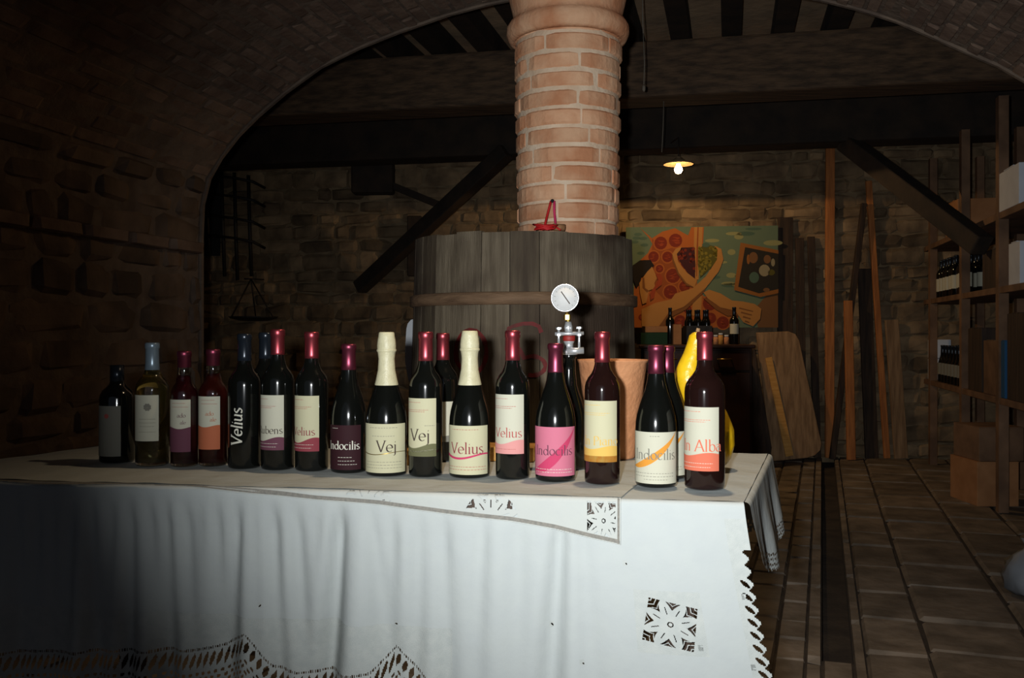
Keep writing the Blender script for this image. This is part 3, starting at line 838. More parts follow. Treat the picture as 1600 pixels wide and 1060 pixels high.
# ------------------------------------------------------------------ bottles
ZB = TT+.0042
def bprof(kind, r, H):
    if kind == 'bordeaux':
        k = H/.30
        return [(0, .004), (r*.5, .003), (r-.005, 0), (r-.001, .002), (r, .006), (r, .184*k), (r*.985, .192*k), (r*.93, .2*k), (r*.80, .209*k), (r*.62, .217*k), (.0175, .226*k), (.0150, .236*k), (.0142, .25*k), (.0138, .285*k), (.0152, .287*k), (.0152, .297*k), (.0135, .30*k), (0, .30*k)]
    if kind == 'burgundy':
        k = H/.275
        return [(0, .004), (r*.5, .003), (r-.005, 0), (r-.001, .002), (r, .006), (r, .112*k), (r*.98, .125*k), (r*.93, .138*k), (r*.82, .155*k), (r*.68, .172*k), (r*.55, .187*k), (r*.45, .202*k), (.0155, .22*k), (.0142, .235*k), (.0138, .262*k), (.0156, .264*k), (.0156, .272*k), (.0135, .275*k), (0, .275*k)]
    if kind == 'sparkling':
        k = H/.30
        return [(0, .004), (r*.5, .003), (r-.005, 0), (r-.001, .002), (r, .006), (r, .108*k), (r*.98, .122*k), (r*.93, .136*k), (r*.83, .152*k), (r*.71, .168*k), (r*.58, .184*k), (r*.49, .20*k), (.0175, .218*k), (.0155, .24*k), (.0145, .268*k), (.016, .27*k), (.016, .28*k), (0, .28*k)]
    if kind == 'squat':
        k = H/.224
        return [(0, .004), (r*.5, .003), (r-.005, 0), (r-.001, .002), (r, .006), (r, .148*k), (r*.96, .156*k), (r*.82, .166*k), (r*.55, .175*k), (.0165, .182*k), (.0145, .19*k), (.0145, .224*k), (0, .224*k)]
def at_r(pf, z):
    for i in range(1, len(pf)):
        if pf[i][1] >= z and pf[i][1] > pf[i-1][1]:
            k = (z-pf[i-1][1])/(pf[i][1]-pf[i-1][1]); return pf[i-1][0]+(pf[i][0]-pf[i-1][0])*k
    return pf[-1][0]
def cyl(r, ph, z): return (r*sin(ph), -r*cos(ph), z)
def cpatch(r, p0, p1, z0f, z1f, n=24, nz=2):
    mb = MB(); vs = []; fs = []
    for j in range(nz+1):
        for i in range(n+1):
            ph = p0+(p1-p0)*i/n; a_, b_ = z0f(i/n), z1f(i/n); vs.append(cyl(r, ph, a_+(b_-a_)*j/nz))
    for j in range(nz):
        for i in range(n): k = j*(n+1)+i; fs.append((k, k+1, k+n+2, k+n+1))
    mb.add(vs, fs, 0, True); return mb
rb = random.Random(4)
def bottle(px, base, top, rpx, kind, label, glass=M_glass, cap=M_cap, capz=None, lab=None, group=None, D=None, dz=0, cat='wine bottle', liquid=None, name='wine_bottle', rimlabel=None):
    if D is None: Df = FX*.3/(base-HY); r = rpx/FX*(Df+.04); D = Df+r
    else: r = rpx/FX*D
    X = (px-800)/FX*D; zb = ZB+dz
    H = EYE+(HY-top)/FX*D-zb
    root = thing(name, label, cat, (X, D, zb), -asin(X/sqrt(X*X+D*D)), group)
    pf = bprof(kind, r, H)
    mb = MB(); mb.lathe(pf, n=40)
    if liquid:
        inner = [(max(0, a_-.0028), z) for a_, z in pf[3:-4]]
        inner = [(0, pf[0][1]+.004)]+[(q[0], max(q[1], pf[0][1]+.004)) for q in inner]
        mb.lathe([(q[0], q[1]) for q in inner]+[(0, inner[-1][1])], n=32)
        lq = MB(); zl = H*.80
        lp = [(0, .0085)]+[(max(0, a_-.0034), max(z, .0085)) for a_, z in pf[3:-4] if z < zl]
        lp += [(0, lp[-1][1])]
        mb.build('glass', glass, root, world=False, fixn=True)
        lq.lathe(lp, n=32); lq.build('wine', liquid, root, world=False)
    else: mb.build('glass', glass, root, world=False)
    if cap:
        if kind == 'sparkling':
            k = H/.30; z0 = .188*k
            fp = [(at_r(pf, z0)+.0006, z0), (at_r(pf, z0+.002)+.0012, z0+.002), (at_r(pf, .2*k)+.0012, .2*k), (.0182, .22*k), (.0168, .243*k), (.0178, .252*k), (.0195, .262*k), (.0197, .272*k), (.0185, .284*k), (.0172, .29*k), (.0162, .2985*k), (.0135, .30*k), (0, .30*k)]
            mb = MB(); mb.lathe(fp, n=32, close=False)
            mb.build('foil', cap, root, world=False)
            mb = MB(); mb.lathe([(.0192, .2575*k), (.0207, .260*k), (.0207, .262*k), (.0195, .2645*k)], n=32, close=False); mb.build('foil_band', cap, root, world=False)
        else:
            z0 = H*(capz or .80)
            ps = [(at_r(pf, z0)+.0001, z0-.0005), (at_r(pf, z0)+.0007, z0)]+[(q[0]+.0007, q[1]+(.0005 if q[1] > H-.001 else 0)) for q in pf if q[1] > z0+.002]
            mb = MB(); mb.lathe(ps, n=32, close=False); mb.build('capsule', cap, root, world=False)
    if lab:
        # lab: x0 px visible left edge ignored; x1 right edge px (from centre), y0,y1, material, deco list
        x1, yt, yb, lm = lab[:4]; Dl = D-r
        zt_ = EYE+(HY-yt)/FX*Dl-zb; zb_ = EYE+(HY-yb)/FX*Dl-zb
        zb_ = max(zb_, .008)
        rp = r/D*FX; p1 = asin(max(-.99, min(.985, (x1-px)/rp))); wid = lab[4]; p0 = p1-wid/r
        rl = r+.0005
        L_ = cpatch(rl, p0, p1, lambda t: zb_, lambda t: zt_).build('label', lm, root, world=False, fixn=False)
        for dct in lab[5]:
            k = dct[0]
            if k == 'band':               # coloured foot of the label with a wavy top
                _, m, f0, amp, ph_ = dct; hz = zt_-zb_
                cpatch(rl+.0003, p0, p1, lambda t: zb_, lambda t: zb_+hz*(f0+amp*sin(t*2*pi+ph_))).build('label_band', m, L_, world=False, fixn=False)
            if k == 'line':
                _, m, f0, amp, ph_, th = dct; hz = zt_-zb_
                cpatch(rl+.0003, p0, p1, lambda t: zb_+hz*(f0-th/2+amp*sin(t*2*pi+ph_)), lambda t: zb_+hz*(f0+th/2*(1.4-t)+amp*sin(t*2*pi+ph_))).build('label_line', m, L_, world=False, fixn=False)
            if k == 'swash':
                _, m, a0, b0, a1, b1, th = dct; hz = zt_-zb_
                mb = MB(); pr_ = None
                for i in range(25):
                    t = i/24; u = a0+(a1-a0)*t; v = b0+(b1-b0)*(t**1.8); hh = th*sin(pi*min(1, max(0.05, t*.93+.05)))
                    cur = (cyl(rl+.0003, p0+(p1-p0)*u, zb_+hz*max(0, min(1, v-hh))), cyl(rl+.0003, p0+(p1-p0)*u, zb_+hz*max(0, min(1, v+hh))))
                    if pr_: mb.add([pr_[0], cur[0], cur[1], pr_[1]], [(0, 1, 2, 3)])
                    pr_ = cur
                mb.build('brush_stroke', m, L_, world=False, fixn=False)
            if k == 'text':
                _, m, s, size, u, f0 = dct[:6]; ex = dct[6] if len(dct) > 6 else {}
                qs, wd = strokes(s, size, **ex); hz = zt_-zb_
                pc = p0+(p1-p0)*u; zz = zb_+hz*f0; mb = MB()
                add_quads(mb, qs, lambda a_, b_: cyl(rl+.0007, pc+(a_-wd/2)/r, zz+b_))
                mb.build('lettering', m, L_, world=False, fixn=False)
            if k == 'fine':               # rows too small to read
                _, m, rows = dct; hz = zt_-zb_; mb = MB()
                for (u0, u1, f0) in rows:
                    u = u0
                    while u < u1:
                        du = rb.uniform(.02, .05); ph0 = p0+(p1-p0)*u; ph1 = p0+(p1-p0)*min(u1, u+du); zc = zb_+hz*f0
                        mb.add([cyl(rl+.0007, ph0, zc-.0004), cyl(rl+.0007, ph1, zc-.0004), cyl(rl+.0007, ph1, zc+.0005), cyl(rl+.0007, ph0, zc+.0005)], [(0, 1, 2, 3)])
                        u += du+.015
                mb.build('small_print', m, L_, world=False, fixn=False, kind='stuff')
            if k == 'blob':
                _, m, u, f0, R_ = dct; hz = zt_-zb_; mb = MB(); pc = p0+(p1-p0)*u; zc = zb_+hz*f0
                mb.add([cyl(rl+.0007, pc+R_*cos(a_*pi/8)/r*(1 if a_ % 2 else .8), zc+R_*sin(a_*pi/8)*(1 if a_ % 2 else .8)) for a_ in range(16)], [tuple(range(16))])
                mb.build('emblem', m, L_, world=False, fixn=False)
    root['_r'] = r
    return root
tops = [(.12, .6, .93), (.12, .8, .80), (.12, .7, .77)]
lows = [(.1, .8, .06), (.1, .85, .12)]
bottle(183, 728, 571, 26, 'squat', 'short squat dark bottle with a dull grey label, first of the row in the dark', cap=M_capbk, capz=.84,
       lab=(188, 635, 714, M_lgr, .068, [('blob', M_rosei, .55, .80, .006), ('fine', M_gry, [(.2, .85, .6), (.2, .85, .52), (.25, .8, .44), (.2, .85, .3)])]))
bottle(238, 733, 536, 25, 'bordeaux', 'clear bottle of golden white wine with a pale crested label and silver capsule', glass=M_clear, cap=M_capsl, capz=.78, liquid=M_wwine,
       lab=(247, 618, 690, M_lw, .062, [('blob', M_gry, .62, .74, .009), ('fine', M_gry, [(.3, .9, .48), (.3, .9, .4), (.35, .85, .32), (.3, .9, .2)])]))
bottle(288, 734, 549, 20.5, 'bordeaux', 'small clear bottle of dark pink wine, label half ivory and half purple', glass=M_clear, cap=M_capdk, capz=.86, liquid=M_rose,
       lab=(297, 625, 707, M_lw, .058, [('band', M_pur, .46, .02, 1), ('fine', M_rosei, [(.3, .8, .93), (.3, .9, .86)]), ('text', M_pur, 'ado', .013, .66, .66), ('text', M_pur, 'ale', .011, .72, .53)]))
bottle(333, 733, 546, 21.5, 'bordeaux', 'small clear bottle of orange red wine, label half ivory and half orange', glass=M_clear, cap=M_capdk, capz=.86, liquid=M_rose2,
       lab=(343, 620, 703, M_lw, .060, [('band', M_org, .44, .02, 2), ('fine', M_rosei, [(.3, .8, .93), (.3, .9, .86)]), ('text', M_org, 'ado', .013, .62, .64), ('text', M_org, 'ale', .012, .75, .53)]))
# black bottle with white script running up its side
b5 = bottle(382, 737, 522, 25, 'bordeaux', 'black bottle with white handwritten script running up its side, no paper label', cap=M_capbk, capz=.80)
mb = MB(); r5 = b5['_r']; qs, wd = strokes('Velius', .036, nib=.055, tmin=.035, slant=.15)
f5 = lambda a_, b_: cyl(r5+.0006, radians(-28)-(b_-.012)/r5, .050+a_*.98)
add_quads(mb, qs, f5); mb.build('script_lettering', M_lt, b5, world=False, fixn=False, label='white handwritten script lettering')
bottle(415, 0, 520, 24.5, 'bordeaux', 'dark bottle with a black capsule half hidden behind the purple waved label', D=2.095, cap=M_capbk, capz=.80)
bottle(434, 739, 515, 25.5, 'bordeaux', 'dark wine bottle with red capsule, ivory label ending in a purple wave', capz=.82,
       lab=(443, 618, 704, M_lw, .084, [('band', M_pur, .20, .04, 2.4), ('fine', M_rosei, tops), ('fine', M_lt, lows), ('text', M_blk, 'Rubens', .022, .60, .30)]))
bottle(487, 741, 519, 25.5, 'bordeaux', 'dark wine bottle with red capsule, ivory label ending in a dark red wave', capz=.81,
       lab=(498, 619, 706, M_lc, .084, [('band', M_red, .20, .05, 2.2), ('fine', M_rosei, tops), ('fine', M_lt, lows), ('text', M_red, 'Velius', .0235, .57, .29)]))
bottle(545, 744, 538, 28, 'burgundy', 'low sloping-shouldered bottle with a maroon label and pale lettering', cap=M_capdk, capz=.80,
       lab=(563, 665, 735, M_ldk, .10, [('fine', M_lt, [(.35, .5, .93), (.5, .8, .28), (.5, .85, .20), (.5, .9, .12)]), ('text', M_lt, 'Indocilis', .0235, .60, .46, dict(nib=.055, tmin=.024))]))
bottle(604, 749, 519, 32, 'sparkling', 'cream foiled sparkling bottle with a cream label crossed by a thin brown line', cap=M_foil,
       lab=(632, 663, 740, M_lc, .118, [('line', M_brass, .40, .03, 2.4, .016), ('fine', M_gry, [(.3, .8, .92), (.35, .75, .75), (.2, .9, .16), (.2, .9, .1), (.2, .9, .22)]), ('text', M_blk, 'Vej', .033, .61, .43)]))
bottle(665, 750, 519, 26, 'bordeaux', 'dark wine bottle with red capsule, cream label ending in an olive wave', capz=.80,
       lab=(681, 623, 714, M_lc, .084, [('band', M_olive, .18, .04, 2.2), ('line', M_lc, .10, .02, 2, .02), ('fine', M_rosei, tops), ('text', M_blk, 'Vej', .034, .57, .27), ('fine', M_gry, [(.7, .95, .53)])]))
bottle(692, 0, 521, 24, 'bordeaux', 'dark wine bottle with red capsule standing behind, only an ivory label strip showing', D=2.125, capz=.79,
       lab=(709, 628, 691, M_lw, .084, [('band', M_gry, .16, .02, 1)]))
bottle(734, 752, 517, 32, 'sparkling', 'cream foiled sparkling bottle with a cream label crossed by a pink line', cap=M_foil,
       lab=(761, 666, 743, M_lc, .118, [('line', M_hotd, .38, .05, 2.0, .045), ('fine', M_rosei, [(.3, .8, .92), (.15, .95, .1), (.15, .95, .16)]), ('text', M_red, 'Velius', .031, .58, .43)]))
bottle(801, 754, 517, 26.5, 'bordeaux', 'dark wine bottle with red capsule, ivory label ending in a pale pink wave', capz=.80,
       lab=(818, 617, 710, M_lw, .086, [('band', M_pink, .20, .04, 2.2), ('fine', M_rosei, tops+[(.15, .8, .08)]), ('text', M_rosei, 'Velius', .026, .59, .28)]))
bottle(868, 758, 537, 31.5, 'burgundy', 'low sloping-shouldered bottle with a bright pink label', cap=M_capdk, capz=.79,
       lab=(897, 668, 745, M_hot, .118, [('swash', M_hotd, .16, .10, .98, .98, .13), ('fine', M_lt, [(.2, .9, .14), (.2, .9, .08)]), ('text', M_pur, 'Indocilis', .026, .56, .43)]))
bottle(941, 762, 519, 27.5, 'bordeaux', 'dark wine bottle with red capsule, ivory label with yellow wave and amber stripe', glass=M_glassbr, capz=.80,
       lab=(963, 627, 723, M_lc, .088, [('band', M_yel, .24, .03, 2.5), ('band', M_ambr, .10, .0, 0), ('fine', M_yel, tops), ('text', M_yel, 'In Piano', .024, .58, .28)]))
bottle(1025, 767, 540, 32, 'burgundy', 'low sloping-shouldered bottle with an ivory label crossed by a yellow brush stroke', cap=M_capdk, capz=.80,
       lab=(1055, 676, 757, M_lw, .120, [('swash', M_ambr, .16, .32, .98, 1.0, .085), ('fine', M_gry, [(.5, .65, .92), (.2, .9, .2), (.2, .9, .14), (.4, .8, .08)]), ('text', M_gry, 'Indocilis', .0275, .58, .47)]))
bottle(1042, 0, 541, 30, 'burgundy', 'low sloping-shouldered bottle tucked behind the yellow brush stroke label', D=1.865, cap=M_capdk, capz=.80,
       lab=(1069, 675, 745, M_lw, .118, [('swash', M_ambr, .16, .32, .98, 1.0, .085), ('fine', M_gry, [(.2, .9, .2), (.2, .9, .14)])]))
bottle(1101, 771, 519, 31, 'bordeaux', 'dark wine bottle with red capsule and orange red waved label, last of the row', glass=M_glassbr, capz=.82,
       lab=(1122, 637, 737, M_lw, .090, [('band', M_orr, .26, .03, 3.0), ('fine', M_orr, tops), ('fine', M_lt, lows), ('text', M_orr, 'In Alba', .030, .60, .31)]))
b16 = bottle(889, 0, 553, 27, 'burgundy', 'dark bottle behind the pink label, carrying a pressure gauge on its mouth', D=1.985, cap=None)

# pressure gauge clamped on the dark bottle
gb = b16.location; gz = gb.z+(EYE+(HY-553)/FX*1.985-ZB)
ga = thing('pressure_gauge', 'round white dial gauge on a chrome clamp fixed to a bottle mouth', 'gauge', (gb.x, gb.y, gz))
G = 1.985
def gp(px, py, d=0): return P(px, py, G+d)
cxg = 889
mb = MB(); mb.lathe([(.0185, -.004), (.0185, .006), (.0145, .008), (.0095, .012), (.0095, .02), (.012, .024), (.012, .034), (.007, .038), (.006, .05), (.006, .052)], (gb.x, gb.y, gz+.002), 24); mb.build('clamp_body', M_chrome, ga)
mb = MB(); mb.tube([gp(867, 522, -.012), gp(912, 521, -.012)], .004, 10); mb.build('cross_bar', M_chrome, ga)
mb = MB(); mb.tube([gp(886, 549, -.016), gp(912, 548, -.016)], .0075, 12); mb.build('lower_bar', M_chrome, ga)
for x_, y0, y1 in ((873, 512, 541), (905, 511, 552)):
    mb = MB(); mb.tube([gp(x_, y0, -.014), gp(x_, y1, -.014)], .0028, 8); mb.lathe([(.006, 0), (.006, .004)], gp(x_, y0+3, -.014), 6, smooth=False); mb.lathe([(.006, 0), (.006, .004)], gp(x_, 525, -.014), 6, smooth=False); mb.build('screw', M_chrome, ga)
mb = MB(); mb.lathe([(.0125, -.006), (.0135, -.003), (.0135, .003), (.0125, .006)], gp(889, 529), 20); mb.build('rubber_seal', M_rubber, ga)
mb = MB(); mb.tube([gp(889, 522), gp(888, 512), gp(888, 503)], [.0075, .0095, .0065], 16); mb.build('stem', M_chrome, ga)
mb = MB(); mb.tube([gp(888, 504), gp(885, 484)], [.005, .0045], 6); mb.lathe([(.0085, 0), (.0085, .011)], gp(886, 500), 6, smooth=False); mb.build('brass_fitting', M_brass, ga)
dc = gp(883, 466, -.006); face = Matrix.Rotation(radians(90), 3, 'X')
Rz = Matrix.Rotation(-asin(dc.x/dc.y)+radians(-2), 3, 'Z'); FR_ = Rz@face
mb = MB(); mb.lathe([(.0, -.018), (.026, -.018), (.0285, -.014), (.0285, .008), (.0305, .009), (.0305, .0125), (.0288, .0135), (.0272, .0115), (.0272, .010)], dc, 40, R=FR_, close=False); case = mb.build('gauge_case', M_chrome, ga)
mb = MB(); mb.lathe([(.0275, .0095), (.0275, .0105)], dc, 40, R=FR_); dial = mb.build('dial', M_dial, ga)
mb = MB()
for k in range(11):
    an = radians(225-27*k); q = [(.0205, -.0004), (.0245, -.0004), (.0245, .0004), (.0205, .0004)]
    mb.add([dc+FR_@Vector((cos(an)*a_-sin(an)*b_, sin(an)*a_+cos(an)*b_, .0112)) for a_, b_ in q], [(0, 1, 2, 3)])
mb.build('scale_mark', M_gry, dial, fixn=False)
mb = MB(); mb.add([dc+FR_@Vector(v) for v in ((-.009, .013, .0118), (-.0075, .0145, .0118), (.0115, -.0125, .0118), (.0095, -.0135, .0118))], [(0, 1, 2, 3)]); mb.build('needle', M_blk, dial, fixn=False)

# terracotta pot
PD = 2.165; pc = P(957, 0, PD); zt_ = EYE+(HY-562)/FX*PD; hp = zt_-ZB
pot = thing('terracotta_pot', 'tall tapered terracotta pot standing behind the amber striped bottle', 'flowerpot', (pc.x, PD, ZB))
mb = MB(); rt = 55/FX*PD; rb_ = .052
mb.lathe([(0, 0), (rb_, 0), (rb_+.001, .003), (rt-.003, hp-.008), (rt, hp-.004), (rt, hp), (rt-.008, hp), (rt-.010, hp-.012), (rb_-.006, .012), (0, .012)], (pc.x, PD, ZB), 48)
mb.build('vessel', M_terra, pot)
# yellow gourd
GD = 1.985
go = thing('yellow_gourd', 'glossy yellow long-necked gourd standing upright behind the last bottle', 'gourd', (P(1105, 0, GD).x, GD, ZB))
pathg = [(1104, 742, 12), (1104, 738, 28), (1104, 725, 37), (1104, 700, 43), (1104, 675, 42), (1101, 652, 35), (1093, 632, 27), (1082, 612, 22), (1074, 592, 20), (1077, 574, 18), (1083, 556, 15.5), (1087, 540, 14), (1090, 526, 13), (1090, 519, 7)]
pts = [P(a_, b_, GD) for a_, b_, c in pathg]; rs = [c/FX*GD for a_, b_, c in pathg]
# densify
P2 = []; R2 = []
for i in range(len(pts)-1):
    for k in range(3):
        t = k/3; p0_, p1_, p2_, p3_ = pts[max(0, i-1)], pts[i], pts[i+1], pts[min(len(pts)-1, i+2)]
        P2.append(.5*((2*p1_)+(p2_-p0_)*t+(2*p0_-5*p1_+4*p2_-p3_)*t*t+(3*p1_-p0_-3*p2_+p3_)*t**3)); R2.append(rs[i]+(rs[i+1]-rs[i])*t)
P2.append(pts[-1]); R2.append(rs[-1])
dzg = min(p.z for p in P2)-ZB-.0005
P2 = [p-Vector((0, 0, dzg*max(0, 1-(p.z-ZB)/.1))) for p in P2]
mb = MB(); mb.tube(P2, R2, 28); mb.build('flesh', M_gourd, go)
mb = MB(); mb.tube([P2[-1], P2[-1]+Vector((.002, 0, .008))], [.005, .004], 8); mb.build('stem', M_woodp, go)
# two light wood blocks lying behind the bottles
for a0, a1, D0, lb in ((632, 652, 2.02, 'small light wood block behind the olive and cream labels'), (757, 838, 2.08, 'long light wood block behind the pale pink waved bottle')):
    A = P(a0, 0, D0); B = P(a1, 0, D0); mb = MB()
    mb.box(((A.x+B.x)/2, D0+.045, ZB+.017), (B.x-A.x, .08, .034), Matrix.Rotation(-.12, 3, 'Z')); o = mb.build('wood_block', M_kraft, bevel=.003)
    tag(o, lb, 'wood block')

# ------------------------------------------------------------------ white panel beside the vat
wp = thing('white_board', 'grey white panel with a rounded corner showing at the side of the vat', 'panel', (P(700, 0, 4.25).x, 4.25, 0))
def wpf(x, y, s): q = P(x, y, 4.25); q.y += .02*s; return q
zf = HY+EYE*FX/4.25
mb = MB(); mb.prism([(690, 498), (650, 498), (642, 500), (637, 506), (635, 514), (633, 545), (633, 566), (637, 590), (645, 620), (652, 660), (655, zf-8), (690, zf-8)], wpf); mb.build('board', M_plast, wp)
mb = MB(); q = wp.location; mb.span(q.x-.14, q.x, 4.15, 4.38, 0, .025); mb.build('foot', M_plast, wp)

# ------------------------------------------------------------------ far room: painting
PN = BW+UB*0; 
def wallp(px, py, off=.06):              # a point just in front of the back wall
    x = (px-800)/FX; o2 = BW-VB*off; D = (o2.dot(VB))/(x*VB.x+VB.y); return P(px, py, D)
pa = wallp(978, 356, .12); pb = wallp(1215, 353, .12)
z1 = wallp(1215, 353, .12).z; z0 = wallp(1215, 512, .12).z
org = Vector((pa.x, pa.y, z0)); wv = (pb-pa); Wd = Vector((wv.x, wv.y, 0)).length; Hp = z1-z0; ux = Vector((wv.x, wv.y, 0)).normalized()
pn = thing('painting', 'wide painting of crossed arms holding grapes against an orange spotted shape and teal sky', 'painting', org)
def pp(cx, cy, k=0):                      # crop coordinates of the painted image
    u = (cx-62)/941; v = 1-(cy-96)/616; q = org+ux*(u*Wd)+Vector((0, 0, v*Hp))-VB*(.018+.0006*k); return q
mb = MB()
mb.prism([(62, 712), (1003, 712), (1003, 96), (62, 96)], lambda x, y, s: pp(x, y, -28*s)); mb.build('canvas', M_kraft, pn)
cols = {'teal': (98, 118, 94), 'cloud': (150, 150, 98), 'teal2': (72, 98, 82), 'org': (178, 92, 34), 'org2': (150, 70, 26), 'redd': (122, 34, 18), 'red': (160, 58, 26), 'skin': (188, 128, 62), 'skind': (128, 76, 34),
        'hair': (22, 16, 14), 'wine': (60, 20, 26), 'grape': (128, 116, 34), 'graped': (84, 80, 22), 'fr': (150, 90, 34), 'frd': (36, 32, 26), 'pale': (150, 140, 110), 'tan': (120, 80, 44)}
cm = {k: paper('paint_'+k, *[int(.80*c+.16*80) for c in v]) for k, v in cols.items()}; keys = list(cm); layer = [1]
mb = MB()
def poly(c, pts_):
    mb.add([pp(x, y, layer[0]) for x, y in pts_], [tuple(range(len(pts_)))], keys.index(c)); layer[0] += 1
def disc(c, x, y, r, ry=None, n=14):
    ry = ry or r; mb.add([pp(x+r*cos(2*pi*k/n), y+ry*sin(2*pi*k/n), layer[0]) for k in range(n)], [tuple(range(n))], keys.index(c))
poly('teal', [(62, 712), (1003, 712), (1003, 96), (62, 96)])
rn = random.Random(6)
for k in range(26): disc('cloud' if k % 3 else 'teal2', rn.uniform(560, 980), rn.uniform(110, 480), rn.uniform(20, 60), rn.uniform(8, 18))
layer[0] += 1
for k in range(6): disc('teal2', rn.uniform(90, 190), rn.uniform(120, 260), 25, 10)
layer[0] += 1
poly('tan', [(880, 712), (1003, 712), (1003, 450), (930, 520), (860, 600)])
poly('org', [(150, 100), (225, 165), (290, 125), (370, 105), (450, 150), (470, 100), (548, 100), (540, 240), (515, 300), (505, 450), (545, 520), (730, 600), (760, 640), (745, 712), (110, 712), (112, 480), (150, 300), (200, 255), (228, 200), (205, 160)])
poly('org2', [(225, 165), (300, 240), (380, 215), (450, 240), (470, 420), (400, 520), (300, 540), (240, 480), (215, 300), (228, 200)])
for x, y, r in ((280, 195, 40), (372, 180, 42), (235, 278, 33), (322, 280, 33), (272, 352, 24), (356, 396, 44), (340, 495, 42), (428, 462, 34), (430, 330, 26), (585, 565, 44), (665, 682, 38), (400, 672, 36), (590, 655, 34), (446, 600, 26), (160, 650, 20), (505, 690, 24)):
    disc('org', x, y, r+8)
    mb.add([pp(x+r*cos(2*pi*k/14), y+r*sin(2*pi*k/14), layer[0]+1) for k in range(14)], [tuple(range(14))], keys.index('redd'))
    for q in range(3): mb.add([pp(x+rn.uniform(-.5, .5)*r+r*.22*cos(2*pi*k/8), y+rn.uniform(-.5, .5)*r*0+r*.3*(q-1)+r*.2*sin(2*pi*k/8), layer[0]+2) for k in range(8)], [tuple(range(8))], keys.index('red'))
layer[0] += 3
poly('skin', [(488, 100), (540, 100), (536, 235), (520, 300), (515, 420), (495, 420), (486, 260)])
poly('org2', [(508, 100), (516, 100), (512, 235), (505, 400), (500, 400), (502, 240)])
poly('skin', [(485, 520), (535, 520), (530, 640), (470, 640)])
poly('wine', [(388, 225), (490, 222), (496, 330), (492, 425), (455, 390), (392, 300), (378, 255)])
for k in range(46):
    x, y = rn.uniform(392, 488), rn.uniform(232, 400)
    if y < 300+(x-390)*.9: disc('redd' if k % 2 else 'wine', x, y, 9)
layer[0] += 1
poly('graped', [(512, 232), (560, 205), (640, 225), (640, 290), (590, 350), (525, 408), (510, 330)])
for k in range(70):
    x, y = rn.uniform(518, 632), rn.uniform(225, 395)
    if y < 400-(x-520)*1.0: disc('grape', x, y, 9.5)
layer[0] += 1
disc('teal2', 560, 210, 24, 14); layer[0] += 1
poly('skin', [(352, 262), (372, 232), (410, 218), (400, 240), (380, 262), (388, 310), (440, 375), (505, 425), (490, 468), (440, 455), (385, 385), (352, 300)])
poly('skind', [(352, 262), (362, 300), (392, 378), (440, 440), (485, 466), (440, 457), (385, 387), (350, 300)])
poly('skin', [(160, 600), (250, 560), (345, 540), (370, 505), (480, 472), (560, 400), (628, 300), (632, 240), (612, 215), (655, 235), (668, 300), (640, 370), (560, 470), (520, 505), (425, 585), (330, 620), (262, 712), (160, 712)])
poly('skind', [(330, 622), (425, 588), (520, 508), (560, 472), (545, 498), (440, 600), (350, 645), (290, 712), (264, 712)])
poly('skin', [(545, 498), (580, 482), (650, 505), (720, 548), (790, 555), (860, 570), (900, 600), (892, 660), (850, 705), (790, 680), (740, 610), (650, 590), (570, 535)])
poly('skind', [(570, 537), (650, 592), (740, 612), (760, 640), (690, 640), (620, 600), (540, 530)])
for k in range(4): poly('skind', [(765+12*k, 590+26*k), (850-8*k, 612+22*k), (848-8*k, 618+22*k), (762+12*k, 598+26*k)])
poly('hair', [(105, 330), (150, 300), (215, 298), (240, 335), (215, 350), (190, 395), (160, 400), (150, 440), (128, 470), (108, 420)])
poly('skin', [(165, 410), (195, 370), (225, 340), (240, 370), (256, 410), (240, 440), (245, 470), (205, 485), (190, 560), (165, 570), (150, 500), (145, 440)])
poly('skind', [(165, 410), (176, 405), (182, 470), (205, 485), (195, 500), (165, 470)])
poly('red', [(250, 385), (275, 380), (292, 410), (285, 450), (250, 478), (238, 530), (216, 545), (212, 500), (250, 450), (262, 420)])
poly('fr', [(772, 198), (1003, 246), (1003, 505), (892, 528), (732, 485)])
poly('frd', [(800, 226), (1003, 268), (1003, 480), (885, 506), (758, 466)])
for x, y, rx, ry, c in ((918, 368, 34, 36, 'pale'), (935, 300, 22, 26, 'tan'), (850, 290, 28, 34, 'tan'), (960, 380, 22, 18, 'graped'), (820, 300, 10, 30, 'fr'), (855, 410, 30, 34, 'teal2'), (930, 485, 20, 12, 'tan'), (970, 320, 12, 24, 'pale')): disc(c, x, y, rx, ry)
mb.build('painted_scene', [cm[k] for k in keys], pn, fixn=False)

